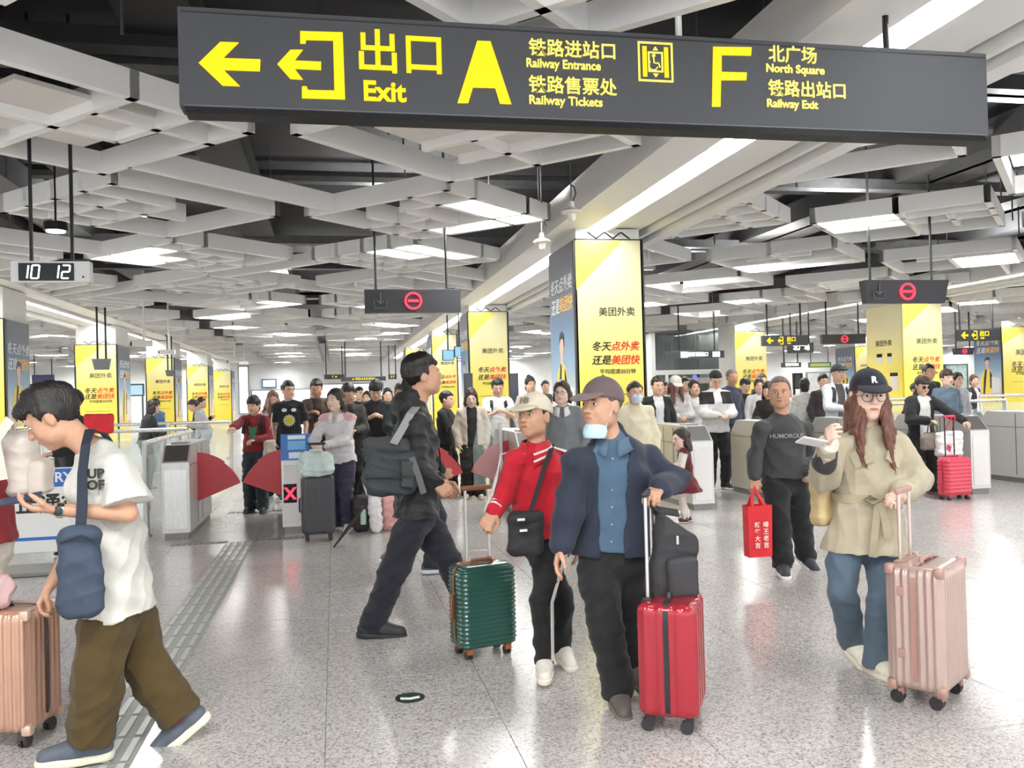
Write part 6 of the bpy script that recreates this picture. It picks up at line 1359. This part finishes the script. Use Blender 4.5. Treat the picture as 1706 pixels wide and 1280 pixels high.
# navy sling bag on the man in white
c = wp(134, 955, 3.9)
def ex(t, b):
    pts = [wp(150, 716, 4.13), wp(143, 740, 4.0), wp(137, 790, 3.96), wp(137, 840, 3.9), wp(134, 885, 3.9)]
    MB().ribbon([p - b for p in pts], [np.array([0, -.4, 1.]), np.array([-.4, -1., .5]), np.array([-.3, -1., 0]), np.array([0, -1., 0]), np.array([0, -1., 0])], .042, .006).build('strap', strapm((34, 42, 56)), t, smooth=True)
    pts = [wp(150, 716, 4.13), wp(172, 722, 4.16), wp(205, 760, 4.34), wp(215, 850, 4.37)]
    MB().ribbon([p - b for p in pts], [np.array([0, 0, 1.]), np.array([.2, 0, 1.]), np.array([1., .3, .3]), np.array([1., .3, 0])], .042, .006).build('strap', strapm((34, 42, 56)), t, smooth=True)
    MB().tube([wp(100, 905, 3.86) - b, wp(134, 893, 3.84) - b, wp(168, 905, 3.86) - b], .005, 6).build('zip', strapm((34, 44, 58)), t)
softbag('sling_bag', 'soft navy sling bag hanging at the hip of the man in white', 'bag', c, (.095, .045, .2), axes(0), (54, 66, 84), .06, .006, extra=ex)
# phone in his hand
p = wp(34, 832, 3.93); t = thing('phone', 'phone held low by the man in white', 'phone', tuple(p)); MB().box((-.078, -.037, -.004), (.078, .037, .004), .003).build('case', mat('phone_dark', (36, 38, 46), .3), t); MB().box((-.074, -.034, .004), (.074, .034, .005)).build('screen', mat('phone_screen', (60, 70, 90), .1, emit=.2), t); t.rotation_euler = (.3, -.15, .1)
# pink items on top of pink case
p = flr(10, 1245); c = np.array([p[0] - .1, p[1] + .1, .72]); softbag('plastic_bag', 'pale pink and white bag lying on the large pink suitcase', 'bag', c, (.17, .1, .07), axes(-60), (226, 190, 190), .06, .014, seed=9)
# crossbody of the woman in red
c = wp(876, 888, 4.56)
def ex(t, b):
    pts = [wp(884, 852, 4.54), wp(896, 815, 4.58), wp(908, 775, 4.62), wp(918, 750, 4.7), wp(920, 741, 4.8)]; MB().ribbon([p - b for p in pts], [np.array([-.2, -1., .1])] * 3 + [np.array([0, -.8, .8]), np.array([0, 0, 1.])], .026, .006).build('strap', strapm((34, 32, 36)), t, smooth=True)
    for x, y in ((868, 866), (872, 884)): q = wp(x, y, 4.49) - b; MB().box((q[0] - .02, q[1] - .006, q[2] - .006), (q[0] + .02, q[1] + .004, q[2] + .006)).build('tag', mat('tag_white', (225, 225, 225), .5), t)
    q = wp(874, 875, 4.5) - b; MB().tube([q + np.array([-.07, 0, .01]), q + np.array([0, -.008, .012]), q + np.array([.07, 0, .02])], .004, 6).build('zip', strapm((20, 20, 22)), t)
softbag('crossbody_bag', 'black crossbody bag worn by the woman in red', 'bag', c, (.1, .05, .125), axes(-14), (36, 35, 39), .045, .005, extra=ex)
# black backpack hanging on the red case
c = wp(1122, 926, 3.98)
def ex(t, b):
    S = Sdf(c - .3, c + .3, .008); S.rbox(c + np.array([.01, -.075, -.09]), (.085, .035, .1), .03, 0, axes(10)); sdf_part('front_pocket', S, mat('bag_54_53_56', (54, 53, 56), .7, bump=.3, bscale=300), t, b, .004, 3)
    for dx in (-.06, .04): MB().ribbon([p - b for p in (c + np.array([dx, .02, .2]), wp(1092, 850, 3.98) + np.array([dx * .3, 0, 0]), wp(1083, 838, 3.95))], [np.array([1., -.5, .4])] * 3, .04, .008).build('strap', strapm((44, 43, 46)), t, smooth=True)
    q = wp(1128, 900, 3.87) - b; MB().box((q[0] - .006, q[1] - .008, q[2] - .02), (q[0] + .006, q[1], q[2] + .02), .002).build('zip_pull', CHROME, t)
def sq(S): S.cut(c + np.array([-.02, 0, .19]), np.array([.75, 0, 1.]), .03)
softbag('backpack', 'black backpack hung on the handle of the red suitcase', 'backpack', c, (.115, .07, .235), np.stack([np.array([math.cos(.16), .1, math.sin(-.16)]), np.array([-.1, 1., 0]), np.array([math.sin(.16), 0, math.cos(.16)])], 1), (50, 49, 52), .06, .006, extra=ex, squash=sq)
# red gift bag
c = wp(1262, 884, 6.6); t = thing('gift_bag', 'red paper bag with white vertical characters carried by the man in grey', 'bag', (c[0], c[1], c[2] - .21)); RB = mat('gift_red', (212, 30, 44), .45, noise=.06, nscale=9)
MB().add([(-.1, -.05, 0), (.1, -.05, 0), (.1, .05, 0), (-.1, .05, 0), (-.112, -.06, .42), (.112, -.045, .42), (.105, .045, .42), (-.105, .05, .42)], [(0, 3, 2, 1), (0, 1, 5, 4), (1, 2, 6, 5), (2, 3, 7, 6), (3, 0, 4, 7)]).build('bag_body', RB, t); hw = wp(1257, 812, 6.62) - np.array([c[0], c[1], c[2] - .21])
for y in (-.045, .04): MB().ribbon([(-.06, y, .4), (hw[0] - .025, hw[1], hw[2] - .06), (hw[0], hw[1], hw[2]), (hw[0] + .03, hw[1], hw[2] - .06), (.06, y, .4)], [np.array([0, -1., .2])] * 5, .026, .004).build('handle', RB, t)
for k, s_ in enumerate(('新年大吉', '喝王老吉')):
    for j, ch in enumerate(s_): lettering(ch, .05, mat('gift_print', (248, 224, 214), .5), t, (-.03 + k * .075, -.058, .26 - j * .055), bold=.001, ext=.0015)
# tote of the trench coat woman
c = wp(1382, 830, 4.42); 
def ex(t, b): MB().ribbon([p - b for p in (c + np.array([-.08, 0, .13]), wp(1384, 760, 4.4), wp(1400, 722, 4.33), wp(1404, 730, 4.42), c + np.array([.06, .06, .13]))], [np.array([-1., -.4, .2])] * 5, .03, .005).build('strap', cloth((190, 170, 130)), t, smooth=True)
softbag('tote_bag', 'beige canvas tote under the arm of the woman in the trench coat', 'bag', c, (.13, .05, .15), axes(20), (206, 184, 138), .03, .007, extra=ex)
# her phone
p = wp(1352, 736, 3.98); t = thing('phone', 'white phone in the raised hand of the woman in the trench coat', 'phone', tuple(p)); MB().box((-.075, -.006, -.035), (.075, .004, .035), .004).build('case', mat('phone_white', (226, 228, 224), .4), t); t.rotation_euler = (1.1, .2, .15)
# grey holdall slung on the black jacket man
c = wp(650, 788, 5.62)
def ex(t, b):
    S = Sdf(c - .4, c + .4, .009); S.rbox(c + np.array([-.02, .01, .17]), (.15, .09, .07), .05, 0, axes(0)); S.rbox(c + np.array([.1, -.1, .0]), (.05, .03, .09), .02, .02, axes(0)); sdf_part('top_flap', S, mat('bag_58_60_62', (58, 60, 62), .8, bump=.3, bscale=200), t, b, .012, 8)
    MB().ribbon([p - b for p in (c + np.array([.02, -.1, .19]), wp(672, 712, 5.62), wp(684, 690, 5.64), wp(692, 680, 5.72), wp(694, 676, 5.84))], [np.array([-.3, -1., .2])] * 3 + [np.array([0, -.6, 1.]), np.array([0, 0, 1.])], .05, .008).build('strap', strapm((150, 150, 152)), t, smooth=True)
    MB().ribbon([p - b for p in (c + np.array([.13, -.1, .1]), c + np.array([.17, -.12, -.02]), c + np.array([.2, -.11, -.13]))], [np.array([.2, -1., .1])] * 3, .04, .008).build('side_strap', strapm((96, 98, 100)), t, smooth=True)
    MB().tube([c + np.array([-.16, -.11, -.02]) - b, c + np.array([.0, -.118, -.02]) - b, c + np.array([.15, -.11, -.02]) - b], .005, 6).build('zip', strapm((34, 38, 40)), t)
softbag('holdall', 'grey holdall slung over the shoulder of the black jacket', 'bag', c, (.165, .1, .15), axes(4), (48, 58, 62), .06, .01, extra=ex)
# mint duffel on the black case
p = flr(531, 903); c = np.array([p[0] - .01, p[1] + .1, .84])
def ex(t, b):
    for y in (-.02, .1): MB().tube([c + np.array([-.11, y - .1, .05]) - b, c + np.array([-.06, y - .05, .16]) - b, c + np.array([.06, y - .05, .16]) - b, c + np.array([.11, y - .1, .05]) - b], .01, 8).build('handle', strapm((196, 208, 204)), t, smooth=True)
    MB().tube([c + np.array([-.17, -.115, -.09]) - b, c + np.array([-.1, -.14, .06]) - b, c + np.array([-.04, -.1, .1]) - b], .006, 6).build('piping', strapm((232, 238, 236)), t)
softbag('duffel_bag', 'pale mint duffel bag resting on the black suitcase', 'bag', c, (.2, .15, .14), axes(0), (196, 212, 208), .1, .012, extra=ex)
# things on the floor behind the black jacket
p = flr(603, 888)
def ex(t, b):
    q = c - b; MB().cyl((q[0] + .02, q[1] - .1, q[2] - .12), (q[0] + .02, q[1] - .1, q[2] + .05), .035, n=14).build('bottle', mat('bottle_green', (190, 226, 210), .15), t, smooth=True); MB().cyl((q[0] + .02, q[1] - .1, q[2] + .05), (q[0] + .02, q[1] - .1, q[2] + .09), .016, n=10).build('bottle_cap', GW, t)
    MB().tube([q + np.array([-.05, 0, .2]), q + np.array([0, 0, .42]), q + np.array([.05, 0, .2])], .012, 8).build('strap', strapm((40, 38, 40)), t)
c = np.array([p[0], p[1] + .12, .215]); softbag('backpack', 'dark backpack with a green bottle standing on the floor by the gate', 'backpack', c, (.1, .085, .215), axes(8), (58, 52, 54), .06, .008, extra=ex)
p = flr(627, 890); c = np.array([p[0], p[1] + .1, .24])
def sq(S): S.rbox(c + np.array([0, 0, .24]), (.035, .03, .14), .025, .05)
softbag('plastic_bag', 'white plastic bag standing beside the dark backpack', 'bag', c, (.075, .07, .24), axes(0), (232, 230, 230), .06, .012, seed=12, squash=sq)
p = flr(653, 885); c = np.array([p[0], p[1] + .1, .2]); softbag('plastic_bag', 'pink bag half hidden behind the striding legs', 'bag', c, (.12, .08, .2), axes(0), (226, 172, 168), .06, .014, seed=15)
a = flr(556, 914); b_ = np.array([a[0] + .32, a[1] + .33, .36]); t = thing('umbrella', 'slim black folded umbrella lying at a slant by the gate', 'umbrella', (a[0], a[1], 0)); MB().tube([(0, 0, .012), (.16, .16, .185), (b_[0] - a[0], b_[1] - a[1], b_[2])], [.008, .022, .012], 8).build('canopy', strapm((36, 32, 34)), t, smooth=True); MB().cyl((b_[0] - a[0], b_[1] - a[1], b_[2]), (b_[0] - a[0] + .03, b_[1] - a[1] + .03, b_[2] + .05), .014, n=8).build('handle', strapm((60, 40, 34)), t)
# handbag of the sunglasses woman, bag on the gate
c = wp(1552, 735, 10.5)
def ex(t, b):
    q = c - b; MB().tube([q + np.array([-.08, -.02, .1]), q + np.array([-.07, -.03, .2]), q + np.array([0, -.03, .25]), q + np.array([.07, -.03, .2]), q + np.array([.08, -.02, .1])], .011, 8).build('handle', strapm((96, 88, 80)), t, smooth=True)
    MB().tube([q + np.array([-.14, -.03, .11]), q + np.array([0, -.05, .12]), q + np.array([.14, -.03, .11])], .006, 6).build('zip', strapm((70, 62, 56)), t)
softbag('handbag', 'taupe leather handbag on the arm of the woman in sunglasses', 'bag', c, (.165, .06, .125), axes(0), (124, 114, 104), .05, .007, extra=ex, rough=.5)
p = flr(1602, 834); c = np.array([p[0] + .12, p[1] + .36, .72])
def ex(t, b):
    q = c - b; MB().tube([q + np.array([-.06, 0, .18]), q + np.array([-.03, -.1, .36]), q + np.array([.03, -.1, .36]), q + np.array([.06, 0, .18])], .008, 6).build('handle', strapm((220, 60, 90)), t)
    MB().prism([(q[0] - .1, q[2] - .05), (q[0] - .04, q[2] - .1), (q[0] - .02, q[2] - .03), (q[0] - .08, q[2])], q[1] - .077, q[1] - .072, 1).build('print', strapm((200, 70, 90)), t)
softbag('plastic_bag', 'white carrier bag with pink print behind the red cabin suitcase', 'bag', c, (.19, .07, .17), axes(0), (236, 232, 234), .04, .01, extra=ex)
# cream pouch of the woman in the red sweater, white rucksack at the left edge, red parcel
p = flr(430, 852); c = np.array([p[0] + .2, p[1] - .3, .88])
def ex(t, b): MB().tube([c + np.array([-.05, 0, .12]) - b, c + np.array([.02, .1, .35]) - b, c + np.array([.03, .2, .5]) - b], .008, 6).build('strap', strapm((200, 190, 178)), t)
softbag('handbag', 'cream handbag hanging on the woman in the red sweater', 'bag', c, (.09, .05, .14), axes(0), (220, 206, 194), .04, .006, extra=ex)
c = wp(34, 772, 5.15)
def ex(t, b):
    MB().ribbon([p - b for p in (c + np.array([.02, -.12, .2]), wp(16, 700, 4.92), wp(-8, 735, 4.9), wp(4, 800, 4.9))], [np.array([.3, -1., .3])] * 4, .05, .012).build('strap', strapm((228, 220, 210)), t, smooth=True)
    S = Sdf(c - .3, c + .3, .009); S.rbox(c + np.array([.1, 0, -.08]), (.05, .12, .1), .04, 0); sdf_part('front_pocket', S, mat('bag_224_214_202', (224, 214, 202), .8, bump=.3, bscale=300), t, b, .006, 3)
softbag('backpack', 'cream backpack on the person at the left picture edge', 'backpack', c, (.085, .13, .18), axes(0), (226, 218, 208), .07, .007, extra=ex)
c = wp(165, 706, 9.5); softbag('parcel', 'red printed packet carried by the man in the black cap', 'parcel', c, (.14, .05, .1), axes(-15), (214, 40, 52), .02, .004)
p = wp(1116, 862, 9.3); softbag('plastic_bag', 'clear white bag held by the little girl', 'bag', p, (.12, .05, .08), axes(10), (226, 220, 222), .03, .012, seed=21)
